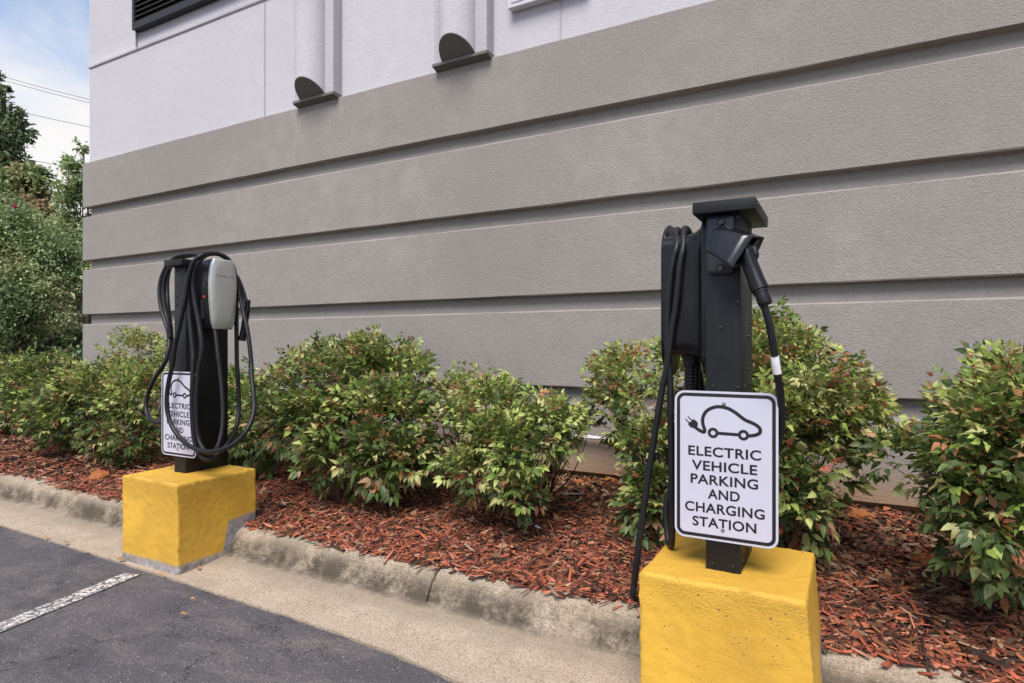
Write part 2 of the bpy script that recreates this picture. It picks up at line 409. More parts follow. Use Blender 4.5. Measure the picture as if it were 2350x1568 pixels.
# kerb and gutter, one rolled profile
prof = [(None, -.06), (None, .006), (1.90, .010), (2.00, .016), (2.06, .022), (2.10, .028), (2.128, .036), (2.142, .046), (2.152, .062), (2.160, .082), (2.168, .102), (2.180, .122), (2.198, .138), (2.222, .147), (2.25, .151), (2.30, .151), (2.36, .150), (2.36, -.05)]
crack = -1.578
xs = list(np.arange(-16, -5, .2)) + list(np.arange(-5, crack - .03, .03)) + [crack - .014, crack - .006, crack, crack + .006, crack + .014] + list(np.arange(crack + .03, 1.6, .03)) + list(np.arange(1.6, 8, .2))
mb = MB(); npf = len(prof)
for x in xs:
    for j, (y, z) in enumerate(prof):
        wob = .003 * mnoise.noise((x * 1.1, j * .2, 0)) + .0015 * mnoise.noise((x * 11, j, 7))
        xx = x; zz = z + (wob * .6 if z > 0 else 0) + (.006 * mnoise.noise((x * .9, 5, 5)) if z > .1 else 0)
        yy = (lipY(x) if y is None else y)
        if 1 < j < 4: yy = yy + (lipY(x) - 1.80) * .6
        if abs(x - crack) < .02 and y is not None and y > 2.135:
            xx = x + .05 * (yy - 2.2) * (2 if yy > 2.2 else .4) + .012 * mnoise.noise((j * 1.7, 0, 3))
            if abs(x - crack) < .002: zz -= .030; yy += .022
        mb.v.append((xx, yy + wob * .5, zz))
mb.f = [(i * npf + j, i * npf + j + 1, (i + 1) * npf + j + 1, (i + 1) * npf + j) for i in range(len(xs) - 1) for j in range(npf - 1)]
mb.fm = [0] * len(mb.f)
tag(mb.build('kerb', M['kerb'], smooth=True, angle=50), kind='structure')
# planting bed sheet
xs = list(np.arange(-22, -9, .3)) + list(np.arange(-9, 2.4, .06)) + list(np.arange(2.4, 8, .3)); ys = list(np.arange(2.26, 4.06, .06)) + list(np.arange(4.2, 22, 1.2))
mb = MB()
for x in xs:
    for y in ys: mb.v.append((x, y, gz(x, y) - .004))
ny = len(ys)
mb.f = [(i * ny + j, (i + 1) * ny + j, (i + 1) * ny + j + 1, i * ny + j + 1) for i in range(len(xs) - 1) for j in range(ny - 1)]; mb.fm = [0] * len(mb.f)
tag(mb.build('planting_bed', M['soil'], smooth=True, angle=80), kind='structure')

def gz_np(x, y):
    return np.array([gz(a, b) for a, b in zip(x, y)])
def chips(name, X, Y, L, W, T, col, lift, curl=0.0, tilt=.25):
    n = len(X); Z = gz_np(X, Y) + lift
    ang = rng.uniform(0, PI, n); tl = rng.normal(0, tilt, n); rl = rng.normal(0, tilt * 1.3, n)
    ax = np.stack([np.cos(ang) * np.cos(tl), np.sin(ang) * np.cos(tl), np.sin(tl)], 1)
    side = np.stack([-np.sin(ang), np.cos(ang), np.zeros(n)], 1)
    up = np.cross(ax, side); s2 = side * np.cos(rl)[:, None] + up * np.sin(rl)[:, None]; u2 = np.cross(ax, s2)
    c0 = np.stack([X, Y, Z], 1)
    vs = np.zeros((n, 8, 3)); k = 0
    for e in (-1, 1):
        tw = rng.uniform(.25, 1.0, n)
        sh = rng.uniform(-.5, .5, n)
        for (sw, st) in ((-1, -1), (1, -1), (1, 1), (-1, 1)):
            vs[:, k] = c0 + ax * (e * L / 2 + sw * sh * W * .8)[:, None] + s2 * (sw * W / 2 * tw)[:, None] + u2 * (st * T / 2)[:, None]; k += 1
    if curl: vs[:, :, 2] += np.abs(np.linspace(-1, 1, 8))[None, :] * (curl * L)[:, None]
    base = (np.arange(n) * 8)[:, None]
    q = np.array([[3, 2, 6, 7], [0, 3, 7, 4], [1, 5, 6, 2], [0, 1, 2, 3], [4, 7, 6, 5]]).ravel()[None, :]
    loops = (base + q).ravel(); tot = np.full(n * 5, 4)
    return np_mesh(name, vs.reshape(-1, 3), loops, tot, np.repeat(col, 8, 0))
# red wood mulch
n = 50000
X = np.where(rng.random(n) < .75, rng.uniform(-4.8, 1.7, n), rng.uniform(-10, 1.7, n)); Y = 2.255 + 1.70 * rng.random(n) ** 1.25
X = np.where(X < -9.9, -9.9, X)
stray = rng.random(n) < .012; Y = np.where(stray, rng.uniform(2.20, 2.30, n), Y + .012 * np.sin(X * 7) + .01 * np.sin(X * 23))
big = rng.random(n) < .08
L = rng.gamma(3.0, .0165, n) + .012; L = np.where(big, L * 1.6, L); L = np.minimum(L, .15); W = rng.gamma(3.5, .0032, n) + .003 * np.where(big, 1.5, 1); T = rng.uniform(.002, .006, n)
pal = np.array([[.36, .105, .055], [.46, .165, .095], [.21, .060, .034], [.43, .21, .145], [.13, .045, .026], [.27, .11, .05], [.065, .030, .02], [.34, .24, .17], [.036, .021, .016]]) * np.array([.92, .80, .75])
# older, browner chips towards the wall and right of the near block
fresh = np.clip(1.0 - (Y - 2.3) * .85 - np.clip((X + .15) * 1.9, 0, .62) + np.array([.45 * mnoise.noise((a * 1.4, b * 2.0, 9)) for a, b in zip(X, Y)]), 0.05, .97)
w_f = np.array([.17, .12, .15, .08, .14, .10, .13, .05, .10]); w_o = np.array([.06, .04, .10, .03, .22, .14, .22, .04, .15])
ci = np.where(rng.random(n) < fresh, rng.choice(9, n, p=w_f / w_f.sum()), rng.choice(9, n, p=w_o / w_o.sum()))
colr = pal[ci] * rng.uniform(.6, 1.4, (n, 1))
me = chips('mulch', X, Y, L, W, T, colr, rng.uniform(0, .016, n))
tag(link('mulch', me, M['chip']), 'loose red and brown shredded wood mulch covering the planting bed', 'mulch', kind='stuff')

def leaf_mesh(name, base, ax, up, L, W, col, tipcol=None, droop=.25, fold=.28):
    """n leaves of 8 verts: midrib of four, two a side"""
    n = len(base); side = np.cross(ax, up); side /= np.linalg.norm(side, axis=1, keepdims=True) + 1e-9
    up = np.cross(side, ax)
    st = np.array([0, .36, .72, 1.0]); vs = np.zeros((n, 8, 3))
    droop = np.broadcast_to(np.asarray(droop, float), (n,))
    for k in range(4):
        vs[:, k] = base + ax * (st[k] * L)[:, None] - up * ((droop * st[k] ** 2) * L)[:, None]
    for k, (m_, wf) in enumerate(((1, 1.0), (2, .62))):
        for s, off in ((-1, 4), (1, 6)):
            vs[:, off + k] = vs[:, m_] + side * (s * wf * W / 2)[:, None] + up * (fold * wf * W / 2)[:, None] - ax * (.04 * L)[:, None]
    base_i = (np.arange(n) * 8)[:, None]
    tri = np.array([0, 1, 4, 2, 3, 5, 0, 6, 1, 2, 7, 3]); quad = np.array([1, 2, 5, 4, 6, 7, 2, 1])
    loops = np.concatenate([(base_i + tri), (base_i + quad)], 1).ravel()
    tot = np.tile([3, 3, 3, 3, 4, 4], n)
    c = np.repeat(col, 8, 0)
    if tipcol is not None:
        c = c.reshape(n, 8, 3).copy(); c[:, 3] = tipcol; c[:, 5] = c[:, 5] * .5 + tipcol * .5; c[:, 7] = c[:, 7] * .5 + tipcol * .5; c = c.reshape(-1, 3)
    return np_mesh(name, vs.reshape(-1, 3), loops, tot, c)
def unit(v): return v / (np.linalg.norm(v, axis=1, keepdims=True) + 1e-9)

# brown leaf litter
n = 13000
X = rng.uniform(-8, 1.7, n); Y = 2.33 + 1.62 * rng.random(n) ** .75
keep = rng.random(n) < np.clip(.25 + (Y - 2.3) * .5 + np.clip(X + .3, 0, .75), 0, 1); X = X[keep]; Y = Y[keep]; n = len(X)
base = np.stack([X, Y, gz_np(X, Y) + rng.uniform(.006, .026, n)], 1)
a = rng.uniform(0, 2 * PI, n); ax = unit(np.stack([np.cos(a), np.sin(a), rng.normal(0, .25, n)], 1)); up = unit(np.stack([rng.normal(0, .45, n), rng.normal(0, .45, n), np.ones(n)], 1))
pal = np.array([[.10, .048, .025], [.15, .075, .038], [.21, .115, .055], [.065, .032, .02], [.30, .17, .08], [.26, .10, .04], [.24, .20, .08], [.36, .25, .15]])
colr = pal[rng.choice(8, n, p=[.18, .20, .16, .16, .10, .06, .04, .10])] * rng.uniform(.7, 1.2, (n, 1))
L = rng.uniform(.025, .065, n)
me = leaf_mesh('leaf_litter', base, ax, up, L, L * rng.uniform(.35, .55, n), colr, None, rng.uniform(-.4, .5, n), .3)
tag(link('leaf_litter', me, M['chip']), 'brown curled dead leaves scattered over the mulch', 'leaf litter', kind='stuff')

# ------------------------------------------------------------------ building
YW = 3.95; XC = -7.96
bld = thing('building', 'large rendered building with grooved grey base and white upper wall', 'building', (XC, YW, .1))
def local(bmb, o=None):
    off = Vector((XC, YW, .1)); bmb.v = [(x - off.x, y - off.y, z - off.z) for x, y, z in bmb.v]; return bmb
def sweep_wall(prof, seed, amp=.004, inset0=0):
    """profile of (inset, z) run along the front wall and round the corner"""
    mb = MB(); npf = len(prof)
    path = [(x, 0) for x in np.arange(5.0, XC + .2, -.09)] + [(XC + .1, 0), (XC, 1), (XC, 2), (XC, 3)]
    for (x, k) in path:
        for j, (ins, z) in enumerate(prof):
            dz = amp * mnoise.noise((x * 1.9, j * 5.3, seed)) + amp * .5 * mnoise.noise((x * 9, j * 5.3, seed + 3)) if 0 < j < npf - 1 else 0
            dy = amp * .4 * mnoise.noise((x * 1.4, j * 2.1, seed + 9))
            if k == 0: mb.v.append((x, YW + ins + dy, z + dz))
            elif k == 1: mb.v.append((XC + ins, YW + ins, z + dz))
            else: mb.v.append((XC + ins, YW + (.15 if k == 2 else 9), z + dz))
    n = len(path)
    mb.f = [(i * npf + j, i * npf + j + 1, (i + 1) * npf + j + 1, (i + 1) * npf + j) for i in range(n - 1) for j in range(npf - 1)]
    mb.fm = [0] * len(mb.f); return mb
G = .064; bz = [(2.762, 2.649), (2.134, 2.022), (1.494, 1.381), (.843, .730)]
prof = [(.30, 3.290), (.006, 3.290), (0, 3.283)]
for (zb, zt) in bz:
    prof += [(0, zb + .006), (.005, zb), (G, zb - .002), (G, zt + .004), (.008, zt), (0, zt - .008)]
prof += [(0, .262), (.01, .255), (.05, .25), (.055, .0)]
o = local(sweep_wall(prof, 1.0)).build('rusticated_base', M['grey_stucco'], bld)
prof = [(.05, 3.27), (.05, 4.405), (.056, 4.412), (.054, 4.420), (.038, 4.428), (.036, 4.445), (.042, 4.50), (.047, 4.60), (.047, 8.6), (.6, 8.6), (9, 8.6)]
o = local(sweep_wall(prof, 5.0, .003)).build('upper_wall', M['white_stucco'], bld)
# joints in the render: thin raised beads
for px, z0, z1 in ((607, 3.292, 4.40), (1286, 3.292, 8)):
    mb = MB(); p = at(px, 200, YW + .045); mb.box(p.x - .006, p.x + .006, YW + .043, YW + .06, z0, z1)
    local(mb).build('control_joint', M['joint'], bld)
mb = MB(); p = at(317, 100, YW + .045); mb.box(p.x - .007, p.x + .007, YW + .015, YW + .06, 4.45, 4.64)
local(mb).build('control_joint', M['joint'], bld)
# louvre
p = at(311.5, 64.2, YW)
lx0, lz0 = p.x, p.z; lx1 = lx0 + 2.3; lz1 = lz0 + 1.6
mb = MB(); mb.box(lx0, lx1, YW + .02, YW + .047, lz0, lz1); lv = local(mb).build('louver_vent', M['louver_back'], bld)
mb = MB()
mb.box(lx0 - .02, lx0 + .02, YW - .03, YW + .046, lz0 - .03, lz1); mb.box(lx1 - .02, lx1 + .02, YW - .03, YW + .046, lz0 - .03, lz1)
mb.box(lx0 + .02, lx1 - .02, YW - .035, YW + .046, lz0 - .035, lz0 + .03)
local(mb).build('frame', M['louver'], lv)
mb = MB(); z = lz0 + .05
while z < lz1 - .03:
    mb.prism([(lx0 + .02, YW - .025, z), (lx0 + .02, YW - .022, z - .006), (lx0 + .02, YW + .018, z + .026), (lx0 + .02, YW + .018, z + .033)], (lx1 - lx0 - .04, 0, 0)); z += .055
local(mb).build('louver_slats', simple('slat_bronze', (.16, .13, .125), .45, .4), lv)
# pilasters: half-round shafts on a flat backing strip, cut off at a slant below
for k, (xa, xb) in enumerate(((-4.345, -3.875), (-2.81, -2.335))):
    yb = YW + .05; yf = YW - .055; z0 = 3.29; z1 = 8.5
    mb = MB(); n0 = .0
    mb.box(xa, xb, yf, yb, z0 + .03, z1)
    pil = local(mb).build('pilaster', M['white_stucco'], bld, bevel=.006)
    mb = MB(); xc = (xa + xb) / 2 - .012; R = .150; seg = 28
    ring = [(xc + R * math.sin(t), yf + .003 - R * math.cos(t), R * math.cos(t) / R) for t in np.linspace(-PI / 2, PI / 2, seg)]
    vs = [(x, y, z0 + .034 + .12 * c) for x, y, c in ring] + [(x, y, z1) for x, y, c in ring]
    mb.add(vs, [(i, i + 1, seg + i + 1, seg + i) for i in range(seg - 1)])
    local(mb).build('shaft', M['white_stucco'], pil, smooth=True)
    mb = MB()
    low = [(x, y - .003 * c, z0 + .026 + .12 * c) for x, y, c in ring]; hi = [(x, y - .003 * c, z0 + .0335 + .12 * c) for x, y, c in ring]
    mb.add(low + hi, [tuple(range(seg)), tuple(range(2 * seg - 1, seg - 1, -1))] + [(i, i + seg, i + seg + 1, i + 1) for i in range(seg - 1)])
    mb.prism([(xa - .012, yf - .012, z0 + .029), (xa - .012, yf - .012, z0 + .008), (xa - .012, YW - .003, z0 - .012), (xa - .012, YW + .04, z0 + .0285)], (xb - xa + .024, 0, 0))
    local(mb).build('soffit_cap', M['shaded_grey_stucco'], pil, smooth=True, angle=30)
p = at(1168, 23, YW); mb = MB(); mb.box(p.x, p.x + .62, YW - .02, YW + .047, p.z, p.z + .9); mb.box(p.x + .03, p.x + .59, YW - .026, YW - .019, p.z + .03, p.z + .87)
local(mb).build('wall_panel', M['wall_panel'], bld, bevel=.004)

# conduit along the foot of the wall
mb = MB(); p = at(1400, 1007.5, YW - .05); mb.tube([(-2.2, YW - .05, p.z + .004), (p.x, YW - .05, p.z), (-.62, YW - .05, p.z - .004)], .0145, 14)
pipe = mb.build('conduit_pipe', M['pvc'], None, smooth=True); tag(pipe, 'white plastic conduit running along the foot of the grey wall', 'pipe')
mb = MB(); mb.lathe([(.0145, -.03), (.019, -.03), (.019, .03), (.0145, .03)], (-1.62, YW - .05, p.z + .002), (1, 0, 0)); mb.build('coupling', M['pvc'], pipe, smooth=True)
for x in (-1.9, -.8):
    mb = MB(); mb.box(x - .01, x + .01, YW - .067, YW + .002, p.z - .020, p.z + .020); mb.build('bracket', M['grey_tin'], pipe)

# ------------------------------------------------------------------ yellow blocks
def block(name, x0, x1, y0, y1, z0, z1, seed, flare, label):
    n = 46; bm = bmesh.new(); bmesh.ops.create_cube(bm, size=2)
    bmesh.ops.subdivide_edges(bm, edges=bm.edges[:], cuts=n, use_grid_fill=True)
    hx, hy, hz = (x1 - x0) / 2, (y1 - y0) / 2, (z1 - z0) / 2; c = Vector(((x0 + x1) / 2, (y0 + y1) / 2, (z0 + z1) / 2))
    for v in bm.verts:
        q = Vector((v.co.x * hx, v.co.y * hy, v.co.z * hz)); w = q + c
        nz = mnoise.noise(w * 9 + Vector((seed, 0, 0))); nz2 = mnoise.noise(w * 34 + Vector((seed, 5, 0))); nz3 = mnoise.noise(w * 90 + Vector((seed, 5, 3)))
        R = max(.004, .009 + .009 * nz + .007 * nz2)
        inner = Vector((max(-hx + R, min(hx - R, q.x)), max(-hy + R, min(hy - R, q.y)), max(-hz + R, min(hz - R, q.z))))
        d = q - inner
        if d.length > 1e-6:
            near = sum(1 for i, h in enumerate((hx, hy, hz)) if abs(q[i]) > h - R - 1e-6)
            amp = .0016 + (.0035 if near >= 2 else 0)
            q = inner + d.normalized() * (R + amp * nz2 + .0012 * nz3 * (2 if near >= 2 else 1))
        t = max(0, min(1, (hz - q.z) / (2 * hz)))
        q.x += flare * t * (1 if q.x > 0 else 0) + .002 * mnoise.noise(w * 3); q.y += .002 * mnoise.noise(w * 3 + Vector((9, 9, 9)))
        v.co = q + Vector((0, 0, hz))
    me = bpy.data.meshes.new(name); bm.to_mesh(me); bm.free()
    o = link(name, me, M['yellow'], None, True); sharp(me, 60); o.location = (c.x, c.y, z0)
    return tag(o, label, 'concrete block', 'yellow concrete blocks under the charging posts')
block('concrete_block', -3.352, -2.880, 1.852, 2.312, -.03, .452, 1.0, .004, 'yellow painted concrete block with bare grey foot at end of the white line')
block('concrete_block', -.548, -.090, 1.812, 2.262, -.03, .452, 6.0, .035, 'large yellow concrete block cut by the bottom of the picture, below the near sign')

# ------------------------------------------------------------------ signs
SC_R = (1371.0, 857.0, .31224)      # crop scale used while measuring the near sign
SX, SZ, SY = -.3207, .770, 1.930
def s2(cx, cy):
    p = at(SC_R[0] + cx * SC_R[2], SC_R[1] + cy * SC_R[2], SY); return Vector((p.x - SX, 0, p.z - SZ))
def rrect(w, h, r, k=8, cx=0, cz=0):
    pts = []
    for (sx, sz, a0) in ((1, 1, 0), (-1, 1, 90), (-1, -1, 180), (1, -1, 270)):
        for i in range(k + 1):
            a = math.radians(a0 + 90 * i / k); pts.append((cx + sx * (w / 2 - r) + r * math.cos(a), cz + sz * (h / 2 - r) + r * math.sin(a)))
    return pts
def ribbon(mb, pts, w, y, closed=False, th=.0006, sub=8):
    pts = spline([Vector(p) for p in pts], sub, closed) if sub > 1 else [Vector(p) for p in pts]
    n = len(pts); L = []; R_ = []
    for i in range(n):
        a = pts[(i - 1) % n] if closed or i > 0 else pts[i]; b = pts[(i + 1) % n] if closed or i < n - 1 else pts[i]
        t = (b - a).normalized(); nn = Vector((-t.z, 0, t.x))
        L.append(pts[i] + nn * w / 2); R_.append(pts[i] - nn * w / 2)
    vs = [(p.x, y, p.z) for p in L] + [(p.x, y, p.z) for p in R_]
    m = n if closed else n - 1
    mb.add(vs, [(i, (i + 1) % n, n + (i + 1) % n, n + i) for i in range(m)])
def disc(mb, c, r0, r1, y, seg=28):
    vs = []
    for r in (r0, r1): vs += [(c.x + r * math.cos(2 * PI * i / seg), y, c.z + r * math.sin(2 * PI * i / seg)) for i in range(seg)]
    mb.add(vs, [(i, (i + 1) % seg, seg + (i + 1) % seg, seg + i) for i in range(seg)])
def text_mesh(s, bold=0.0):
    cu = bpy.data.curves.new('t', 'FONT'); cu.body = s; cu.size = 1; cu.offset = bold; cu.space_character = 1.06; cu.fill_mode = 'FRONT'
    ob = bpy.data.objects.new('t', cu); COL.objects.link(ob)
    dg = bpy.context.evaluated_depsgraph_get(); me = bpy.data.meshes.new_from_object(ob.evaluated_get(dg))
    V = [v.co.copy() for v in me.vertices]; Fc = [tuple(p.vertices) for p in me.polygons]
    bpy.data.objects.remove(ob); bpy.data.curves.remove(cu); bpy.data.meshes.remove(me)
    return V, Fc
def make_sign(parent, x, y, z, tilt=0):
    W, H = .2995, .455
    mb = MB(); pr = rrect(W, H, .030); mb.prism([(a, 0, b) for a, b in pr], (0, .0022, 0))
    sg = mb.build('sign', M['sign_white'], parent, smooth=False); sg.location = (x, y, z)
    pl = parent.location; sg.location = (x - pl.x, y - pl.y, z - pl.z); sg.rotation_euler = (0, tilt, 0)
    # border
    mb = MB(); o1 = rrect(W - .0135, H - .0135, .0245); o2 = rrect(W - .0335, H - .0335, .0155); n = len(o1)
    mb.add([(a, -.0006, b) for a, b in o1] + [(a, -.0006, b) for a, b in o2], [(i, (i + 1) % n, n + (i + 1) % n, n + i) for i in range(n)])
    mb.build('border', M['sign_black'], sg)
    # car drawn as a cable with a plug
    mb = MB(); yy = -.0006
    path = [(722, 400), (748, 418), (778, 432), (788, 418), (774, 370), (776, 320), (806, 274), (870, 247), (945, 254), (1010, 287), (1080, 340), (1150, 372), (1190, 402), (1194, 436), (1160, 455), (1098, 462)]
    ribbon(mb, [s2(*p) for p in path], .0102, yy)
    c1 = s2(849, 438); c2 = s2(1073, 455)
    disc(mb, c1, .0073, .0158, yy - .0002); disc(mb, c2, .0073, .0158, yy - .0002)
    d = (c2 - c1).normalized(); ribbon(mb, [c1 + d * .014, c2 - d * .014], .0094, yy, sub=1)
    plug = [s2(*p) for p in ((664, 372), (706, 336), (736, 360), (738, 385), (714, 407), (680, 394))]
    mb.add([(p.x, yy - .0002, p.z) for p in plug], [tuple(range(6))])
    ribbon(mb, [s2(676, 366), s2(646, 336)], .0032, yy, sub=1); ribbon(mb, [s2(694, 348), s2(664, 318)], .0032, yy, sub=1)
    mb.build('car_symbol', M['sign_black'], sg)
    for s, a, b, top in (('ELECTRIC', (667, 598), (1203, 640), 527), ('VEHICLE', (692, 702), (1174, 750), 631), ('PARKING', (684, 802), (1181, 856), 733), ('AND', (810, 920), (1046, 944), 846), ('CHARGING', (643, 1004), (1229, 1076), 932), ('STATION', (698, 1114), (1168, 1178), 1041)):
        V, Fc = text_mesh(s, .022); P0 = s2(*a); P1 = s2(*b); h = .0292
        x0 = min(v.x for v in V); x1 = max(v.x for v in V); ye = .715
        zb = (P0.z + P1.z) / 2
        mb = MB(); mb.add([(P0.x + (v.x - x0) / (x1 - x0) * (P1.x - P0.x), yy, zb + v.y / ye * h) for v in V], Fc)
        mb.build('text_line', M['sign_black'], sg)
    for cx, cy in ((930, 222), (921, 1152)):
        c = s2(cx, cy); mb = MB()
        mb.lathe([(.0058, 0), (.0058, .0012), (.0048, .0030), (.0018, .0036), (.0018, .0020), (0.0004, .0020)], (c.x, -.0008, c.z), (0, -1, 0), 18)
        mb.build('bolt', M['steel'], sg, smooth=True)
    return sg

def add_bolts(root, pts, axis, r=.0055):
    for p in pts:
        mb = MB(); q = Vector(p) - root.location
        mb.lathe([(r, -.001), (r, .0015), (r * .8, .0036), (r * .38, .0042), (r * .34, .0025), (.0003, .0025)], q, axis, 14)
        mb.build('bolt', M['bolt'], root, smooth=True)
def L_(mb, root): 
    o = root.location; mb.v = [(x - o.x, y - o.y, z - o.z) for x, y, z in mb.v]; return mb
def panel_seam(): pass

# ------------------------------------------------------------------ near charging station (right)
c1 = lambda x, y, Y: at(1371 + .31224 * x, 416.1 + .31224 * y, Y)           # measured on the head of the near post
c2 = lambda x, y, Y: at(1371 + .31224 * x, 857.0 + .31224 * y, Y)           # measured round the near sign
PX0, PX1, PY0, PY1, ZB = -.377, -.275, 1.936, 2.190, .449
ns = thing('charging_station', 'near black charging post with hooded plug holster and flat square cap', 'charging station', (-.326, 2.06, ZB), 'electric vehicle charging stations')
mb = MB(); mb.box(PX0, PX1, PY0, PY1, ZB, 1.536); L_(mb, ns).build('post', M['black_metal'], ns, bevel=.0025)
mb = MB(); mb.box(-.408, -.229, 1.893, 2.222, 1.535, 1.570); cap = L_(mb, ns).build('cap', M['black_metal'], ns, bevel=.002)
for y in (1.93, 2.19):
    mb = MB(); mb.lathe([(.0045, 0), (.0045, .003), (.002, .004)], (-.229, y, 1.553), (1, 0, 0), 12)
    L_(mb, ns).build('cap_bolt', M['bolt'], cap, smooth=True)
fr = [c1(x, y, PY0) for x, y in ((1035, 263), (910, 738), (1034, 891), (908, 1076), (847, 1508), (1032, 1518))] + [c2(x, y, PY0) for x, y in ((845, 1395), (994, 1420))]
add_bolts(ns, fr, (0, -1, 0))
def side_pt(P, x): # point on an X plane, from picture position
    px, py = P; r = (px - CX) / F; s = (HZ - py) / F; d = x / (A * r - B); return Vector((x, d * (B * r + A), CAMZ + s * d))
sd = [side_pt((1371 + .31224 * x, 416.1 + .31224 * y), PX1) for x, y in ((1112, 368), (1109, 1042), (1102, 1140), (1116, 1140), (1106, 1380), (1080, 1508), (1130, 1485))] + [side_pt((1371 + .31224 * x, 857 + .31224 * y), PX1) for x, y in ((1070, 1376), (1103, 1297))]
add_bolts(ns, [p for p in sd if PY0 < p.y < PY1 - .01], (1, 0, 0), .0050)
# knockout ring
k = c1(925, 1347, PY0) - ns.location; mb = MB(); mb.tube([k + Vector((.0165 * math.cos(a), -.0002, .0165 * math.sin(a))) for a in np.linspace(0, 2 * PI, 32, endpoint=False)], .0008, 6, sub=1, closed=True); mb.build('knockout', M['black_metal'], ns, smooth=True)

# spool-shaped charger housing on the side of the post: lofted upright stadium sections
def stadium(x, yc, zc, hy, hz, r, k=9):
    return [(x, yc + a, zc + b) for a, b in rrect(2 * hy, 2 * hz, r, k)]
def loft(mb, secs, caps=True):
    n = len(secs[0]); i0 = len(mb.v)
    vs = [p for s in secs for p in s]
    fs = [(i * n + j, i * n + (j + 1) % n, (i + 1) * n + (j + 1) % n, (i + 1) * n + j) for i in range(len(secs) - 1) for j in range(n)]
    if caps: fs += [tuple(range(n)), tuple(range((len(secs) - 1) * n, len(secs) * n))]
    mb.add(vs, fs)
yc, zc = 2.085, 1.300
mb = MB()
loft(mb, [stadium(-.3775, yc, zc, .112, .252, .06), stadium(-.392, yc, zc, .113, .256, .06), stadium(-.398, yc, zc, .110, .254, .06), stadium(-.404, yc, zc, .099, .232, .055), stadium(-.412, yc, zc + .002, .092, .216, .05), stadium(-.428, yc, zc + .003, .088, .204, .048), stadium(-.450, yc, zc + .003, .086, .199, .046), stadium(-.528, yc, zc + .003, .084, .197, .045)])
hs = L_(mb, ns).build('charger_housing', M['black_plastic'], ns, smooth=True, angle=50)
mb = MB(); zc2 = 1.292; yc2 = 2.150
loft(mb, [stadium(-.528, yc2, zc2, .112, .258, .105), stadium(-.533, yc2, zc2, .115, .263, .108), stadium(-.538, yc2, zc2, .115, .263, .108), stadium(-.542, yc2, zc2, .112, .259, .105)])
L_(mb, ns).build('retaining_plate', M['black_plastic'], hs, smooth=True, angle=50)
# gland and corrugated conduit below the housing
mb = MB(); g0 = Vector((-.452, 2.07, 1.105)); mb.lathe([(.030, .0), (.030, -.012), (.024, -.014), (.024, -.035), (.02, -.037)], g0, (0, 0, 1), 8); L_(mb, ns).build('cable_gland', M['black_plastic'], hs)
mb = MB(); pr = []; zz = -.035
while zz > -.50:
    pr += [(.0165, zz), (.0195, zz - .002), (.0195, zz - .006), (.0165, zz - .008)]; zz -= .011
mb.lathe(pr, g0, (0.02, -.01, 1), 18); L_(mb, ns).build('flexible_conduit', M['rubber'], hs, smooth=True)

# holster: back plate, two bosses, hood
pl = [c1(x, y, PY0 - .003) for x, y in ((815, 470),)]
pc = (c1(815, 250, PY0) + c1(1010, 690, PY0)) / 2
zt = c1(912, 250, PY0).z; zb = c1(890, 690, PY0).z; x0 = c1(812, 480, PY0).x; x1 = c1(1008, 480, PY0).x
mb = MB(); rr = rrect(x1 - x0, zt - zb, .018, 6, (x0 + x1) / 2, (zt + zb) / 2)
mb.prism([(a, PY0 + .001, b) for a, b in rr], (0, -.013, 0)); hol = L_(mb, ns).build('plug_holster', M['gloss_plastic'], ns, bevel=.004)
for (x, y) in ((908, 298), (900, 640)):
    c = c1(x, y, PY0 - .014); mb = MB(); mb.lathe([(.0115, 0), (.0115, .003), (.0095, .0045), (.0085, -.004), (.0045, -.004), (.0045, -.001), (.0008, -.001)], c, (0, -1, 0), 24)
    L_(mb, ns).build('boss', M['gloss_plastic'], hol, smooth=True)
# hood: tapering rounded square shell, open at its lower right end
near = [c1(1140, 402, 1.842), c1(1230, 412, 1.905), c1(1152, 585, 1.900), c1(987, 640, 1.812)]
far = [c1(838, 330, 1.880), c1(985, 322, 1.925), c1(900, 560, 1.925), c1(765, 505, 1.850)]
def rquad(q, f=.2, k=5):
    out = []
    for i in range(4):
        p = q[i]; a = p.lerp(q[i - 1], f); b = p.lerp(q[(i + 1) % 4], f)
        for j in range(k + 1):
            t = j / k; out.append((1 - t) ** 2 * a + 2 * t * (1 - t) * p + t * t * b)
    return out
secs = []; cN = sum(near, Vector()) / 4; cF = sum(far, Vector()) / 4
for t, sc, f in ((0.0, .80, .42), (.03, .92, .36), (.10, 1.0, .30), (.4, 1.0, .22), (.75, .985, .13), (1.0, 1.0, .08)):
    q = [far[i].lerp(near[i], t) for i in range(4)]; c = sum(q, Vector()) / 4
    secs.append(rquad([c + (p - c) * sc for p in q], f))
mb = MB(); loft(mb, secs, False); mb.f.append(tuple(range(len(secs[0])))); mb.fm.append(0)
hood = L_(mb, ns).build('hood', M['gloss_plastic'], hol, smooth=True, angle=45)
md = hood.modifiers.new('wall', 'SOLIDIFY'); md.thickness = .0035; md.offset = -1
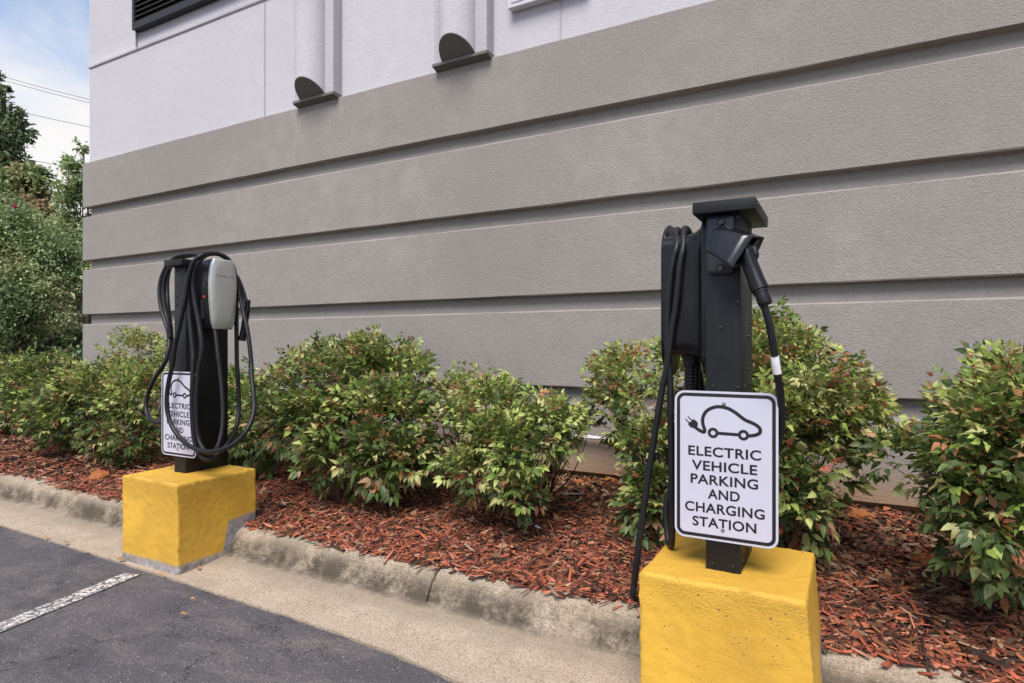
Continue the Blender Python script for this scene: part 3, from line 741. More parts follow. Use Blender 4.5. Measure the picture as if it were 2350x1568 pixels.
# cable with plug
mb = MB(); Yc = 1.868
def cable_pts(l, f): return [f(x, y, Y) for x, y, Y in l]
rc = .0108
mb.tube(cable_pts([(1205, 850, 1.852), (1226, 920, 1.850), (1262, 1040, 1.855), (1288, 1180, 1.865), (1308, 1330, 1.88), (1332, 1470, 1.90)], c1) + cable_pts([(1345, 150, 1.925), (1355, 300, 1.945), (1345, 440, 1.968), (1315, 560, 1.985), (1250, 660, 2.0), (1100, 740, 2.215)], c2), rc, 14, sub=10)
cb = L_(mb, ns).build('charging_cable', M['rubber'], ns, smooth=True)
mb = MB(); p0 = c1(1078, 500, 1.872); p1 = c1(1196, 800, 1.853); dv = p1 - p0; Ln = dv.length
mb.lathe([(.016, -.03), (.021, -.01), (.0235, .0), (.0235, .02), (.0225, .06), (.0228, Ln * .75), (.0245, Ln * .95), (.0245, Ln), (.0205, Ln + .001), (.0205, Ln + .009), (.0185, Ln + .010), (.0195, Ln + .040), (.0180, Ln + .045), (.0115, Ln + .046)], p0, dv, 28)
plg = L_(mb, ns).build('plug', M['black_plastic'], cb, smooth=True, angle=40)
mb = MB(); rt = dv.normalized().cross(Vector((0, -1, 0))).normalized()
side = Vector((dv.z, 0, -dv.x)).normalized(); side = side if side.x > 0 else -side
q0 = p0 + side * .020 + dv.normalized() * -.004
mb.tube([q0, q0 + dv * .12 + side * .004, q0 + dv * .25 + side * .003, q0 + dv * .36 - side * .002], [.006, .010, .010, .005], 12)
L_(mb, ns).build('latch_button', M['rubber'], cb, smooth=True)
mb = MB(); mb.tube([c1(1302, 1285, 1.876), c1(1310, 1340, 1.881), c1(1322, 1412, 1.891)], .0117, 16); L_(mb, ns).build('cable_label', M['label_white'], cb, smooth=True)
# wraps over the housing and the long hanging loops
mb = MB()
# outer strand: up from the mulch beside the block, over the housing, down the rear
mb.tube([(-.60, 2.33, .165)] + cable_pts([(282, 1660, 2.02), (272, 1540, 1.99), (285, 1420, 1.985), (325, 1100, 1.985), (395, 620, 1.985), (470, 150, 1.985)], c2) + cable_pts([(506, 1390, 1.985), (540, 1130, 1.985), (578, 900, 1.985), (606, 620, 1.986), (632, 480, 2.0)], c1) + [Vector((-.468, 2.05, 1.520)), Vector((-.468, 2.12, 1.522)), Vector((-.466, 2.185, 1.47)), Vector((-.455, 2.195, 1.2)), Vector((-.46, 2.19, .95)), Vector((-.47, 2.17, .75)), c2(520, 900, 2.14), c2(515, 1180, 2.10), c2(540, 1268, 2.06)]
        + cable_pts([(548, 1180, 2.02), (545, 900, 1.995), (541, 500, 1.99), (536, 100, 1.99)], c2) + cable_pts([(520, 1300, 1.99), (512, 1050, 1.99), (530, 760, 1.988), (556, 580, 1.992), (585, 470, 2.005)], c1) + [Vector((-.498, 2.06, 1.520)), Vector((-.498, 2.12, 1.522)), Vector((-.496, 2.19, 1.46)), Vector((-.47, 2.215, 1.15)), Vector((-.40, 2.225, .80)), c2(1100, 740, 2.215)], rc, 14, sub=8)
L_(mb, ns).build('cable_coil', M['rubber'], ns, smooth=True)
make_sign(ns, SX, SY + .0025, SZ)

# ------------------------------------------------------------------ far charging station (left)
d1 = lambda x, y, Y: at(268.9 + .19510 * x, 550.6 + .19510 * y, Y)
d2 = lambda x, y, Y: at(268.9 + .19510 * x, 819.8 + .19510 * y, Y)
QX0, QX1, QY0, QY1 = -3.190, -3.090, 2.036, 2.290
fs_ = thing('charging_station', 'far black charging post with silver wall unit and cable loops wound round it', 'charging station', (-3.14, 2.16, ZB), 'electric vehicle charging stations')
mb = MB(); mb.box(QX0, QX1, QY0, QY1, ZB, 1.560); L_(mb, fs_).build('post', M['black_metal'], fs_, bevel=.0025)
mb = MB(); mb.box(-3.225, -3.070, 2.000, 2.310, 1.560, 1.594); L_(mb, fs_).build('cap', M['black_metal'], fs_, bevel=.002)
mb = MB(); mb.box(QX1 - .001, QX1 + .004, QY0 + .012, QY1 - .010, ZB + .22, 1.555); L_(mb, fs_).build('side_panel', M['black_metal'], fs_, bevel=.0015)
add_bolts(fs_, [d1(x, y, QY0) for x, y in ((702, 362), (770, 326), (702, 672), (702, 768), (702, 1077), (770, 1483))] + [d2(x, y, QY0) for x, y in ((692, 1308), (770, 1318))], (0, -1, 0), .0058)
add_bolts(fs_, [side_pt((268.9 + .1951 * x, 819.8 + .1951 * y), QX1) for x, y in ((940, 1295), (1168, 1252))] , (1, 0, 0), .0058)
add_bolts(fs_, [side_pt((268.9 + .1951 * 1052, 550.6 + .1951 * 1370), QX1 + .004)], (1, 0, 0), .0045)
# wall unit: dark body and convex silver plate, both facing along the wall
UY, UZ0, UZ1 = 2.158, 1.222, 1.600
def unit_outline(grow=0):
    pts = []; zs = np.linspace(0, 1, 15)
    hw = lambda t: float(np.interp(t, [0, .025, .10, .35, .62, .85, .97, 1], [.054, .061, .067, .077, .082, .076, .064, .057]))
    R_ = [(UY + hw(t) + grow, UZ0 - grow + t * (UZ1 - UZ0 + 2 * grow)) for t in zs]; Lf = [(UY - hw(t) - grow, UZ0 - grow + t * (UZ1 - UZ0 + 2 * grow)) for t in zs[::-1]]
    return R_ + Lf
ol = unit_outline(); cyz = (UY, (UZ0 + UZ1) / 2)
def sec(x, s, g=0): return [(x, cyz[0] + (a - cyz[0]) * s, cyz[1] + (b - cyz[1]) * s) for a, b in unit_outline(g)]
mb = MB(); loft(mb, [sec(-3.086, .90, .0), sec(-3.078, .95), sec(-3.01, .97), sec(-2.975, .985), sec(-2.966, .975)]); un = L_(mb, fs_).build('wall_unit', M['black_plastic'], fs_, smooth=True, angle=35)
mb = MB(); loft(mb, [sec(-2.9655, .985), sec(-2.960, 1.0), sec(-2.951, .998), sec(-2.946, .98), sec(-2.943, .93), sec(-2.939, .70), sec(-2.937, .40), sec(-2.936, .12)]); L_(mb, fs_).build('faceplate', M['silver'], un, smooth=True, angle=50)
# lettering on the plate
def plate_x(y, z):
    a = max(abs(y - UY) / .079, abs(z - cyz[1]) / .189); return float(np.interp(a, [0, .4, .70, .93, .98, 1], [-2.936, -2.937, -2.939, -2.943, -2.946, -2.951]))
mb = MB(); zl = UZ1 - .098; hh = .0100; wd = .0125
def bar(y0, y1, za, zb_):
    k = 3
    for i in range(k):
        a = y0 + (y1 - y0) * i / k; b = y0 + (y1 - y0) * (i + 1) / k
        mb.add([(plate_x(a, za) + .0012, a, za), (plate_x(b, za) + .0012, b, za), (plate_x(b, zb_) + .0012, b, zb_), (plate_x(a, zb_) + .0012, a, zb_)], [(0, 1, 2, 3)])
t = .0020
for i, ch in enumerate('TESLA'):
    y0 = UY - .050 + i * .0222; y1 = y0 + wd; ym = (y0 + y1) / 2
    if ch == 'T': bar(y0, y1, zl + hh - t, zl + hh); bar(ym - t / 2, ym + t / 2, zl, zl + hh - t * 1.6)
    if ch == 'E': [bar(y0, y1, zl + q, zl + q + t) for q in (0, (hh - t) / 2, hh - t)]
    if ch == 'S': [bar(y0, y1, zl + q, zl + q + t) for q in (0, (hh - t) / 2, hh - t)]; bar(y0, y0 + t, zl + hh / 2, zl + hh); bar(y1 - t, y1, zl, zl + hh / 2)
    if ch == 'L': bar(y0, y0 + t, zl, zl + hh); bar(y0, y1, zl, zl + t)
    if ch == 'A': bar(y0, y1, zl + hh - t, zl + hh); bar(y0, y0 + t, zl, zl + hh * .55); bar(y1 - t, y1, zl, zl + hh * .55); bar(y0, y1, zl + hh * .4, zl + hh * .4 + t)
L_(mb, fs_).build('lettering', M['silver_text'], un)
# indicator and printed marks on the dark edge facing the road
ye = UY - .074
p = d1(1022, 668, 2.083); mb = MB(); mb.lathe([(.0062, -.012), (.0062, .002), (.0045, .0035), (.0005, .004)], p, (-.2, -1, 0), 18); L_(mb, fs_).build('status_lamp', M['red_lamp'], un, smooth=True)
mb = MB()
for i in range(9):
    q = d1(1008 + i * 1.5, 720 + i * 24, 2.0835 if i < 6 else 2.0865); mb.box(q.x - .010 + .002 * (i % 3), q.x + .010 - .002 * (i % 2), q.y - .010, q.y - .001, q.z - .0011, q.z + .0011)
L_(mb, fs_).build('print', M['print_grey'], un)
# cable loops
RC = .0116
def strand(name, pts, r=RC, closed=False, parent=fs_):
    mb = MB(); mb.tube(pts, r, 14, sub=8, closed=closed); return L_(mb, fs_).build(name, M['rubber'], parent, smooth=True)
# big loop in front of the sign and behind the unit
D1 = lambda l: [d1(*p) for p in l]
D2 = lambda l: [d2(*p) for p in l]
strand('cable_loop', D1([(1100, 160, 2.10), (1000, 180, 2.04), (900, 260, 2.01), (845, 400, 2.0), (812, 560, 1.995), (785, 760, 1.99), (740, 980, 1.99), (680, 1250, 1.985)]) + D2([(652, 80, 1.985), (605, 300, 1.985), (583, 500, 1.985), (600, 680, 1.985), (660, 840, 1.985), (760, 970, 1.985), (900, 1070, 1.985), (1080, 1112, 1.99), (1250, 1080, 2.01), (1400, 1000, 2.04), (1530, 850, 2.08), (1605, 650, 2.13), (1605, 450, 2.17), (1580, 200, 2.21)]) + D1([(1578, 1460, 2.23), (1555, 1220, 2.24), (1520, 1000, 2.25), (1460, 740, 2.26), (1405, 480, 2.26), (1330, 270, 2.25), (1210, 175, 2.17)]), closed=True)
# second loop: comes out under the unit, round the bottom and up over the front
strand('cable_loop', D1([(1150, 1020, 2.12), (1165, 1180, 2.11), (1190, 1400, 2.10)]) + D2([(1205, 120, 2.10), (1232, 400, 2.09), (1245, 650, 2.08), (1230, 880, 2.06), (1175, 1070, 2.03), (1080, 1130, 2.01), (1000, 1060, 2.0), (950, 920, 2.0), (930, 700, 2.0), (930, 450, 2.0), (955, 150, 2.005)]) + D1([(985, 1380, 2.01), (992, 1200, 2.015), (960, 980, 2.02), (915, 740, 2.02), (890, 540, 2.02), (905, 380, 2.02), (960, 260, 2.03), (1060, 175, 2.08), (1180, 168, 2.16), (1290, 215, 2.23), (1370, 330, 2.26), (1395, 500, 2.265), (1402, 750, 2.265), (1403, 1000, 2.26), (1406, 1300, 2.26), (1410, 1500, 2.26)]) + D2([(1418, 200, 2.26), (1430, 500, 2.26), (1425, 700, 2.24), (1390, 850, 2.20), (1320, 990, 2.12), (1200, 1130, 2.06), (1090, 1200, 2.025), (1000, 1180, 2.005), (930, 1060, 1.995), (895, 880, 1.99), (880, 600, 1.99), (885, 300, 1.99), (893, 60, 1.995)]) + D1([(892, 1330, 2.0), (868, 1080, 2.005), (845, 850, 2.01), (838, 650, 2.015), (850, 450, 2.02)]))
# strands behind the post on its left
strand('cable_loop', D1([(990, 180, 2.20), (900, 165, 2.22), (800, 170, 2.24), (690, 205, 2.25), (590, 300, 2.25), (520, 450, 2.24), (497, 620, 2.23), (520, 820, 2.22), (570, 980, 2.21), (605, 1110, 2.20), (612, 1240, 2.18), (590, 1330, 2.16)]) + D2([(570, 50, 2.15), (470, 200, 2.13), (385, 360, 2.11), (342, 520, 2.10), (345, 640, 2.09), (385, 725, 2.08), (460, 766, 2.075), (560, 750, 2.07), (640, 690, 2.065)]))
strand('cable_loop', D1([(980, 172, 2.24), (860, 185, 2.26), (720, 225, 2.27), (630, 320, 2.27), (592, 460, 2.26), (590, 640, 2.25), (608, 850, 2.23), (632, 1040, 2.22), (640, 1200, 2.21), (632, 1400, 2.2)]) + D2([(640, 120, 2.2), (690, 420, 2.2), (760, 700, 2.25)]))
strand('cable_loop', D1([(620, 330, 2.20), (570, 440, 2.20), (548, 600, 2.20), (562, 800, 2.195), (600, 980, 2.19), (622, 1150, 2.19)]))
# plug hanging behind the unit
pA = d1(1530, 800, 2.30); pB = d1(1468, 1185, 2.29); dv = pB - pA; Ln = dv.length; mb = MB()
mb.lathe([(.0116, -.045), (.0130, -.02), (.0150, .0), (.0175, .012), (.0185, .05), (.0165, Ln * .5), (.0175, Ln * .75), (.0205, Ln * .95), (.0205, Ln), (.016, Ln + .001), (.016, Ln - .01), (.001, Ln - .01)], pA, dv, 24)
L_(mb, fs_).build('plug', M['black_plastic'], fs_, smooth=True)
strand('plug_lead', D1([(1405, 430, 2.285), (1440, 500, 2.29), (1490, 640, 2.30), (1530, 795, 2.30)]))
make_sign(fs_, -3.1485, 2.0325, SZ - .003)

# ------------------------------------------------------------------ shrubs
G1 = np.array([[0.257, 0.343, 0.072], [0.328, 0.417, 0.095], [0.203, 0.301, 0.066], [0.157, 0.240, 0.055], [0.426, 0.487, 0.133]])
G2 = np.array([[0.062, 0.104, 0.027], [0.086, 0.133, 0.034], [0.051, 0.082, 0.023], [0.114, 0.165, 0.043]])
GY = np.array([[0.389, 0.409, 0.142], [0.447, 0.426, 0.179], [0.354, 0.384, 0.129]])
RD = np.array([[0.352, 0.130, 0.060], [0.397, 0.186, 0.076], [0.433, 0.124, 0.080], [0.295, 0.146, 0.063], [0.447, 0.277, 0.144]])
def shrub(label, lobes, base, n_fronds, seed, stems=9, red=.07, pale=.25, leaf=(.038, .062), extra=None):
    """lobes: (centre, rx, ry, rz); fronds of seven leaflets fill the outer part of each lobe"""
    n_fronds = int(n_fronds * 1.7); leaf = (leaf[0] * .75, leaf[1] * .86)
    r = np.random.default_rng(seed); lob = [(np.array(c), np.array((a, b, c_))) for c, a, b, c_ in lobes]
    vol = np.array([np.prod(s) ** .7 for _, s in lob]); cnt = (n_fronds * vol / vol.sum()).astype(int)
    P = []; D = []; 
    for (c, s), k in zip(lob, cnt):
        d = unit(r.normal(size=(k, 3))); d[:, 2] = np.where(r.random(k) < .35, np.abs(d[:, 2]), d[:, 2])
        q = np.array([mnoise.noise(Vector(v * 2.2) + Vector((seed, 0, 0))) for v in d])
        rad = (r.random(k) ** .42) * (1 + .38 * q) 
        P.append(c + d * s * rad[:, None]); D.append(d)
    P = np.concatenate(P); D = np.concatenate(D); n = len(P)
    g = np.array([gz(a, b) for a, b in zip(P[:, 0], P[:, 1])]); ok = (P[:, 2] > g + .05) & (P[:, 1] < YW - .09); P = P[ok]; D = D[ok]
    gap = np.array([mnoise.noise((p[0] * 4.6 + seed, p[1] * 4.6, p[2] * 5.5)) for p in P]); ok = gap > -.17 + r.normal(0, .05, len(P)); P = P[ok]; D = D[ok]; n = len(P)
    zt = max(c[2] + s[2] for c, s in lob); z0 = base[2]; hgt = np.clip((P[:, 2] - z0) / (zt - z0), 0, 1)
    u = unit(D + np.stack([r.normal(0, .35, n), r.normal(0, .35, n), .15 + .65 * hgt + r.normal(0, .25, n)], 1))
    FL = r.uniform(.06, .125, n)
    ref = unit(r.normal(size=(n, 3)) * .4 + np.array([0, 0, 1.0])); sd = unit(np.cross(u, ref)); upv = np.cross(sd, u)
    # leaf age: shrub tops carry the new pale growth, a few fronds are turning
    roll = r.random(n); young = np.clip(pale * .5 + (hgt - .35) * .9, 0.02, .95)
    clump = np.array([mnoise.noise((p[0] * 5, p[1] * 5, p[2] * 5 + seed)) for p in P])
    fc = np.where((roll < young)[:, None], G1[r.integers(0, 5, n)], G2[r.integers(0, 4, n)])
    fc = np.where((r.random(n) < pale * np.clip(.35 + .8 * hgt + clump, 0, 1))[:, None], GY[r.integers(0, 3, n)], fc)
    isred = r.random(n) < red * .7 * np.clip(1 + 2.2 * clump, .15, 2.5); fc = np.where(isred[:, None], RD[r.integers(0, 5, n)], fc)
    fc = fc * r.uniform(.8, 1.25, (n, 1))
    slots = [(1.0, 0, .0), (.80, 1, .9), (.80, -1, .9), (.52, 1, 1.05), (.52, -1, 1.05), (.95, 1, .5), (.95, -1, .5)]
    b_, a_, u_, l_, c_, t_, w_ = [], [], [], [], [], [], []
    for (s, sg, an) in slots:
        keep = r.random(n) < .9; m = keep.sum()
        an2 = an + r.normal(0, .18, n)
        axx = unit(u * np.cos(an2)[:, None] + sd * (sg * np.sin(an2))[:, None] + np.stack([np.zeros(n), np.zeros(n), -r.uniform(.05, .55, n)], 1) + r.normal(0, .12, (n, 3)))
        bb = P + u * (FL * s)[:, None] + sd * (sg * FL * .10)[:, None]
        size = (leaf[1] - (leaf[1] - leaf[0]) * np.clip(hgt * 1.15, 0, 1)) * r.uniform(.8, 1.3, n)
        b_.append(bb[keep]); a_.append(axx[keep]); u_.append(unit(upv + r.normal(0, .35, (n, 3)))[keep]); l_.append(size[keep])
        cc = fc * r.uniform(.82, 1.2, (n, 1)); tip = np.where((r.random(n) < .20)[:, None], RD[r.integers(0, 5, n)] * .8, cc)
        spot = r.random(n) < .045; cc = np.where(spot[:, None], RD[r.integers(0, 5, n)], cc)
        c_.append(cc[keep]); t_.append(tip[keep]); w_.append((size * r.uniform(.44, .58, n))[keep])
    bs_ = np.concatenate(b_); ws = np.concatenate(w_)
    root = thing('shrub', label, 'shrub', tuple(base), 'leafy shrubs in the planting bed')
    o = np.array(base)
    me = leaf_mesh('foliage', bs_ - o, np.concatenate(a_), np.concatenate(u_), np.concatenate(l_), ws, np.concatenate(c_), np.concatenate(t_), r.uniform(-.12, .55, len(bs_)), .32)
    link('foliage', me, M['leaf'], root)
    mb = MB(); rr = random.Random(seed)
    for k in range(stems):
        c, s = lob[k % len(lob)]
        e = Vector(c) + Vector((rr.uniform(-.75, .75) * s[0], rr.uniform(-.75, .75) * s[1], rr.uniform(-.1, .75) * s[2]))
        b0 = Vector((base[0] + rr.uniform(-.09, .09), base[1] + rr.uniform(-.07, .07), base[2] - .03)); md_ = b0.lerp(e, .5) + Vector((rr.uniform(-.05, .05), rr.uniform(-.05, .05), .06))
        mb.tube([b0, md_, e], [.007, .005, .002], 6, sub=5)
        for j in range(4):
            st = md_.lerp(e, rr.uniform(0, .8)); mb.tube([st, st + Vector((rr.uniform(-.16, .16), rr.uniform(-.16, .16), rr.uniform(.02, .16)))], [.003, .0012], 5, sub=2)
    if extra: extra(mb)
    L_(mb, root).build('stems', M['twig'], root, smooth=True)
    return root
def lob(px, py, Y, rpx, rpy, depth):
    c = at(px, py, Y); d = -B * c.x + A * c.y; return (tuple(c), rpx * d / F * .84, depth * .88, rpy * d / F * .84)
def gp(px, py):
    p = on_bed(px, py); return (p.x, p.y, gz(p.x, p.y))
shrub('dense low green shrub at the left edge of the picture, beyond the wall corner', [lob(20, 895, 3.45, 70, 80, .40), lob(105, 880, 3.5, 75, 70, .38), lob(60, 950, 3.25, 90, 50, .3), lob(-60, 890, 3.4, 90, 90, .45), lob(150, 935, 3.35, 55, 55, .3)], gp(80, 990), 1600, 21, red=.05, pale=.10, leaf=(.05, .065))
shrub('spreading green shrub directly left of the far charging post', [lob(235, 905, 2.95, 100, 72, .34), lob(150, 960, 2.85, 80, 62, .28), lob(320, 925, 2.9, 80, 85, .30), lob(280, 1000, 2.8, 100, 48, .26), lob(120, 935, 3.05, 60, 50, .28)], gp(230, 1052), 1500, 22, red=.06, pale=.22, leaf=(.045, .068))
shrub('tall pale topped shrub against the wall just left of the far charging post', [lob(310, 812, 3.5, 62, 48, .27), lob(370, 850, 3.5, 50, 55, .27), lob(300, 880, 3.5, 80, 60, .25)], (at(330, 900, 3.5).x, 3.5, .19), 700, 23, red=.10, pale=.55, leaf=(.045, .06))
shrub('low green shrub directly right of the far charging post', [lob(560, 945, 3.10, 62, 75, .30), lob(590, 890, 3.3, 45, 45, .25), lob(610, 990, 3.0, 60, 80, .26), lob(520, 1010, 3.05, 60, 50, .28)], gp(570, 1082), 800, 24, red=.07, pale=.2, leaf=(.05, .068))
shrub('largest round green shrub, between the two charging posts, above the kerb', [lob(800, 860, 3.05, 120, 80, .36), lob(890, 870, 3.1, 105, 85, .34), lob(760, 935, 2.85, 125, 80, .34), lob(880, 955, 2.85, 115, 80, .32), lob(700, 960, 2.82, 85, 85, .28), lob(800, 1045, 2.75, 125, 70, .26), lob(905, 1050, 2.78, 85, 65, .24), lob(880, 805, 3.1, 45, 32, .2), lob(700, 870, 2.95, 45, 60, .22)], gp(790, 1150), 2000, 25, stems=14, red=.075, pale=.24, leaf=(.042, .075))
shrub('thin yellowish shrub with orange tips against the wall behind the brighter one', [lob(1072, 880, 3.35, 52, 42, .18), lob(1050, 930, 3.3, 48, 45, .18), lob(1020, 985, 3.25, 40, 45, .16)], (at(1060, 1000, 3.35).x, 3.35, .2), 210, 26, stems=8, red=.22, pale=.85, leaf=(.045, .055))
def dead(mb):
    rr = random.Random(4)
    for k in range(13):
        b0 = Vector(gp(1240 + rr.uniform(-12, 18), 1150)); e = at(1310 + rr.uniform(-45, 40), 960 + rr.uniform(-25, 90), 2.98 + rr.uniform(-.12, .15))
        mb.tube([b0, b0.lerp(e, .5) + Vector((rr.uniform(-.04, .04), 0, rr.uniform(-.02, .05))), e], [.006, .004, .0018], 6, sub=5)
        for j in range(3): s = b0.lerp(e, rr.uniform(.5, .95)); mb.tube([s, s + Vector((rr.uniform(-.06, .08), rr.uniform(-.05, .05), rr.uniform(.03, .09)))], [.0022, .001], 5, sub=2)
shrub('bright green loose shrub with bare dead twigs on its right, in front of the wall', [lob(1125, 940, 3.0, 72, 58, .24), lob(1040, 1005, 2.85, 68, 48, .2), lob(1150, 1020, 2.85, 92, 66, .24), lob(1265, 985, 3.0, 75, 60, .22), lob(1215, 1045, 2.8, 85, 66, .22), lob(1100, 1080, 2.78, 62, 48, .18), lob(1180, 1125, 2.72, 55, 40, .15)], gp(1175, 1185), 1000, 27, stems=16, red=.08, pale=.42, leaf=(.045, .06), extra=dead)
shrub('upright green shrub left of and behind the near charging post', [lob(1440, 870, 3.3, 72, 62, .26), lob(1480, 950, 3.15, 62, 85, .24), lob(1530, 860, 3.3, 62, 60, .26), lob(1480, 1040, 3.1, 45, 70, .2), lob(1505, 1150, 3.0, 55, 60, .2), lob(1405, 945, 3.25, 38, 55, .18)], gp(1500, 1215), 780, 28, stems=14, red=.08, pale=.38, leaf=(.042, .06))
shrub('large dense shrub with reddish tips right of the near charging post', [lob(1770, 840, 3.15, 95, 85, .32), lob(1870, 880, 3.1, 105, 80, .30), lob(1800, 970, 3.0, 110, 90, .30), lob(1900, 970, 3.05, 80, 80, .26), lob(1800, 1080, 2.92, 95, 85, .25), lob(1890, 1080, 3.0, 55, 70, .2), lob(1690, 900, 3.2, 80, 120, .28), lob(1690, 1080, 3.1, 80, 120, .24), lob(1955, 950, 3.1, 55, 50, .2), lob(1750, 770, 3.2, 45, 42, .2), lob(1830, 1170, 2.85, 55, 55, .15)], gp(1760, 1235), 1900, 29, stems=16, red=.10, pale=.34, leaf=(.04, .068))
shrub('big glossy shrub cut by the right edge of the picture', [lob(2305, 930, 2.75, 115, 80, .30), lob(2225, 985, 2.75, 90, 85, .27), lob(2310, 1010, 2.6, 125, 110, .28), lob(2195, 1075, 2.65, 75, 65, .2), lob(2300, 1150, 2.6, 120, 100, .25), lob(2420, 1020, 2.65, 120, 150, .3), lob(2260, 1240, 2.6, 80, 65, .18), lob(2420, 1230, 2.6, 130, 110, .25), lob(2080, 1060, 2.85, 75, 38, .12)], gp(2330, 1385), 1350, 30, stems=14, red=.11, pale=.20, leaf=(.045, .066))

# ------------------------------------------------------------------ trees beyond the corner
def tree(name, label, lobes, base, nleaf, size, pal, seed, trunk_r=.12, cat='tree', blossoms=None, trans=None):
    r = np.random.default_rng(seed); P = []; D = []
    vol = np.array([a * b * c for _, a, b, c in lobes]) ** .75; cnt = (nleaf * vol / vol.sum()).astype(int)
    sub = []
    for (c, a, b, h), k in zip(lobes, cnt):
        nc = max(6, k // 45); d = unit(r.normal(size=(nc, 3))); cc = np.array(c) + d * np.array([a, b, h]) * (r.random((nc, 1)) ** .4)
        sub.append(cc); idx = r.integers(0, nc, k); sz = min(a, h) * .26
        P.append(cc[idx] + r.normal(0, 1, (k, 3)) * np.array([sz, sz, sz * .75])); D.append(d[idx] + r.normal(0, .6, (k, 3)))
    P = np.concatenate(P); D = unit(np.concatenate(D)); n = len(P)
    ax = unit(D + np.stack([r.normal(0, .4, n), r.normal(0, .4, n), r.normal(-.2, .4, n)], 1)); up = unit(r.normal(0, .6, (n, 3)) + np.array([0, -.2, 1.0]))
    cl = np.array([mnoise.noise((p[0] * 1.3, p[1] * 1.3, p[2] * 1.3 + seed)) for p in P]); pi = np.clip(((cl + .5) * len(pal) + r.normal(0, .8, n)).astype(int), 0, len(pal) - 1)
    col = pal[pi] * r.uniform(.75, 1.3, (n, 1)); L = size * r.uniform(.7, 1.35, n)
    root = thing(name, label, cat, tuple(base)); o = np.array(base)
    me = leaf_mesh('crown', P - o, ax, up, L, L * r.uniform(.45, .7, n), col, None, r.uniform(0, .3, n), .2)
    link('crown', me, M['tree_leaf'], root)
    mb = MB(); b0 = Vector(base); top = max((Vector(c) for c, *_ in lobes), key=lambda v: v.z)
    mid = b0.lerp(top, .5) + Vector((.1, .1, 0)); mb.tube([b0, mid, top], [trunk_r, trunk_r * .7, trunk_r * .15], 10, sub=6)
    rr = random.Random(seed)
    for (c, a, b, h), cc in zip(lobes, sub):
        c = Vector(c); t = rr.uniform(.25, .7); s = b0.lerp(top, min(t, max(.1, (c.z - b0.z) / (top.z - b0.z + .01) - .15)))
        mb.tube([s, s.lerp(c, .5) + Vector((0, 0, .12)), c], [trunk_r * .4, trunk_r * .28, trunk_r * .1], 7, sub=4)
        for q in cc[:10]: mb.tube([c.lerp(s, .2), Vector(q)], [trunk_r * .12, trunk_r * .03], 5, sub=2)
    L_(mb, root).build('trunk', M['bark'], root, smooth=True)
    if blossoms:
        for p in blossoms:
            mb = MB(); rr = random.Random(5)
            for i in range(40):
                q = Vector(p) + Vector((rr.gauss(0, .009), rr.gauss(0, .009), rr.gauss(0, .011))); e1 = Vector((rr.gauss(0, 1), rr.gauss(0, 1), rr.gauss(0, 1))).normalized() * .018; e2 = e1.orthogonal().normalized() * .015
                mb.add([q - e1, q + e2, q + e1, q - e2], [(0, 1, 2, 3)])
            L_(mb, root).build('blossom', M['flower'], root)
    return root
def tl(px, py, d, rx, ry, dep=None):
    c = at_d(px, py, d); a = rx * d / F; return (tuple(c), a, dep or a, ry * d / F)
def tb(px, d): p = at_d(px, 850, d); return (p.x, p.y, .15)
D_ = np.array([[0.081, 0.136, 0.068], [0.111, 0.183, 0.088], [0.148, 0.230, 0.109], [0.191, 0.278, 0.136], [0.268, 0.352, 0.182]])
O_ = np.array([[0.136, 0.196, 0.079], [0.206, 0.275, 0.107], [0.276, 0.343, 0.140], [0.337, 0.337, 0.151], [0.383, 0.264, 0.145]])
C_ = np.array([[0.137, 0.203, 0.088], [0.211, 0.299, 0.127], [0.306, 0.394, 0.177], [0.411, 0.484, 0.232], [0.500, 0.418, 0.230]])
tree('tree', 'tall dark tree at the left edge with its top against the sky', [tl(8, 195, 17, 16, 45), tl(8, 250, 17, 30, 45), tl(15, 310, 17, 38, 50), tl(0, 380, 17, 50, 55), tl(48, 300, 17, 18, 35), tl(52, 270, 17, 10, 22), tl(-60, 330, 17, 70, 110), tl(20, 420, 17, 45, 55), tl(-20, 500, 17, 80, 80)], tb(0, 17), 15000, .12, D_ * .72, 41, .22)
tree('tree', 'lighter round topped tree with rusty leaves in front of the tall dark one', [tl(70, 405, 14, 34, 35), tl(100, 440, 14, 28, 32), tl(35, 440, 14, 45, 40), tl(80, 490, 14, 50, 40), tl(10, 500, 14, 50, 55), tl(120, 490, 14, 22, 28), tl(140, 540, 14, 40, 50)], tb(60, 14), 9000, .10, O_, 42, .16)
tree('tree', 'sparse thin leaved tree beside the building corner', [tl(183, 395, 12.5, 32, 42), tl(168, 440, 12.5, 38, 38), tl(190, 335, 12.5, 14, 14), tl(185, 500, 12.5, 40, 50), tl(150, 520, 12.5, 32, 40), tl(200, 600, 12.5, 50, 60), tl(155, 385, 12.5, 18, 20)], tb(190, 12.5), 4600, .085, C_[[1, 2, 2, 3, 4]], 43, .045)
tree('flowering_tree', 'large loose flowering tree with one pink blossom left of the building', [tl(40, 540, 10.5, 75, 60), tl(120, 570, 10.5, 65, 55), tl(30, 630, 10.5, 80, 60), tl(120, 650, 10.5, 70, 55), tl(-60, 600, 10.5, 90, 130), tl(60, 715, 10.5, 90, 55), tl(145, 715, 10.5, 45, 45), tl(25, 490, 10.5, 55, 45), tl(165, 620, 10.5, 35, 60), tl(10, 770, 10.5, 70, 40)], tb(40, 10.5), 30000, .055, C_, 44, .06, blossoms=[tuple(at_d(34, 475, 9.75))])
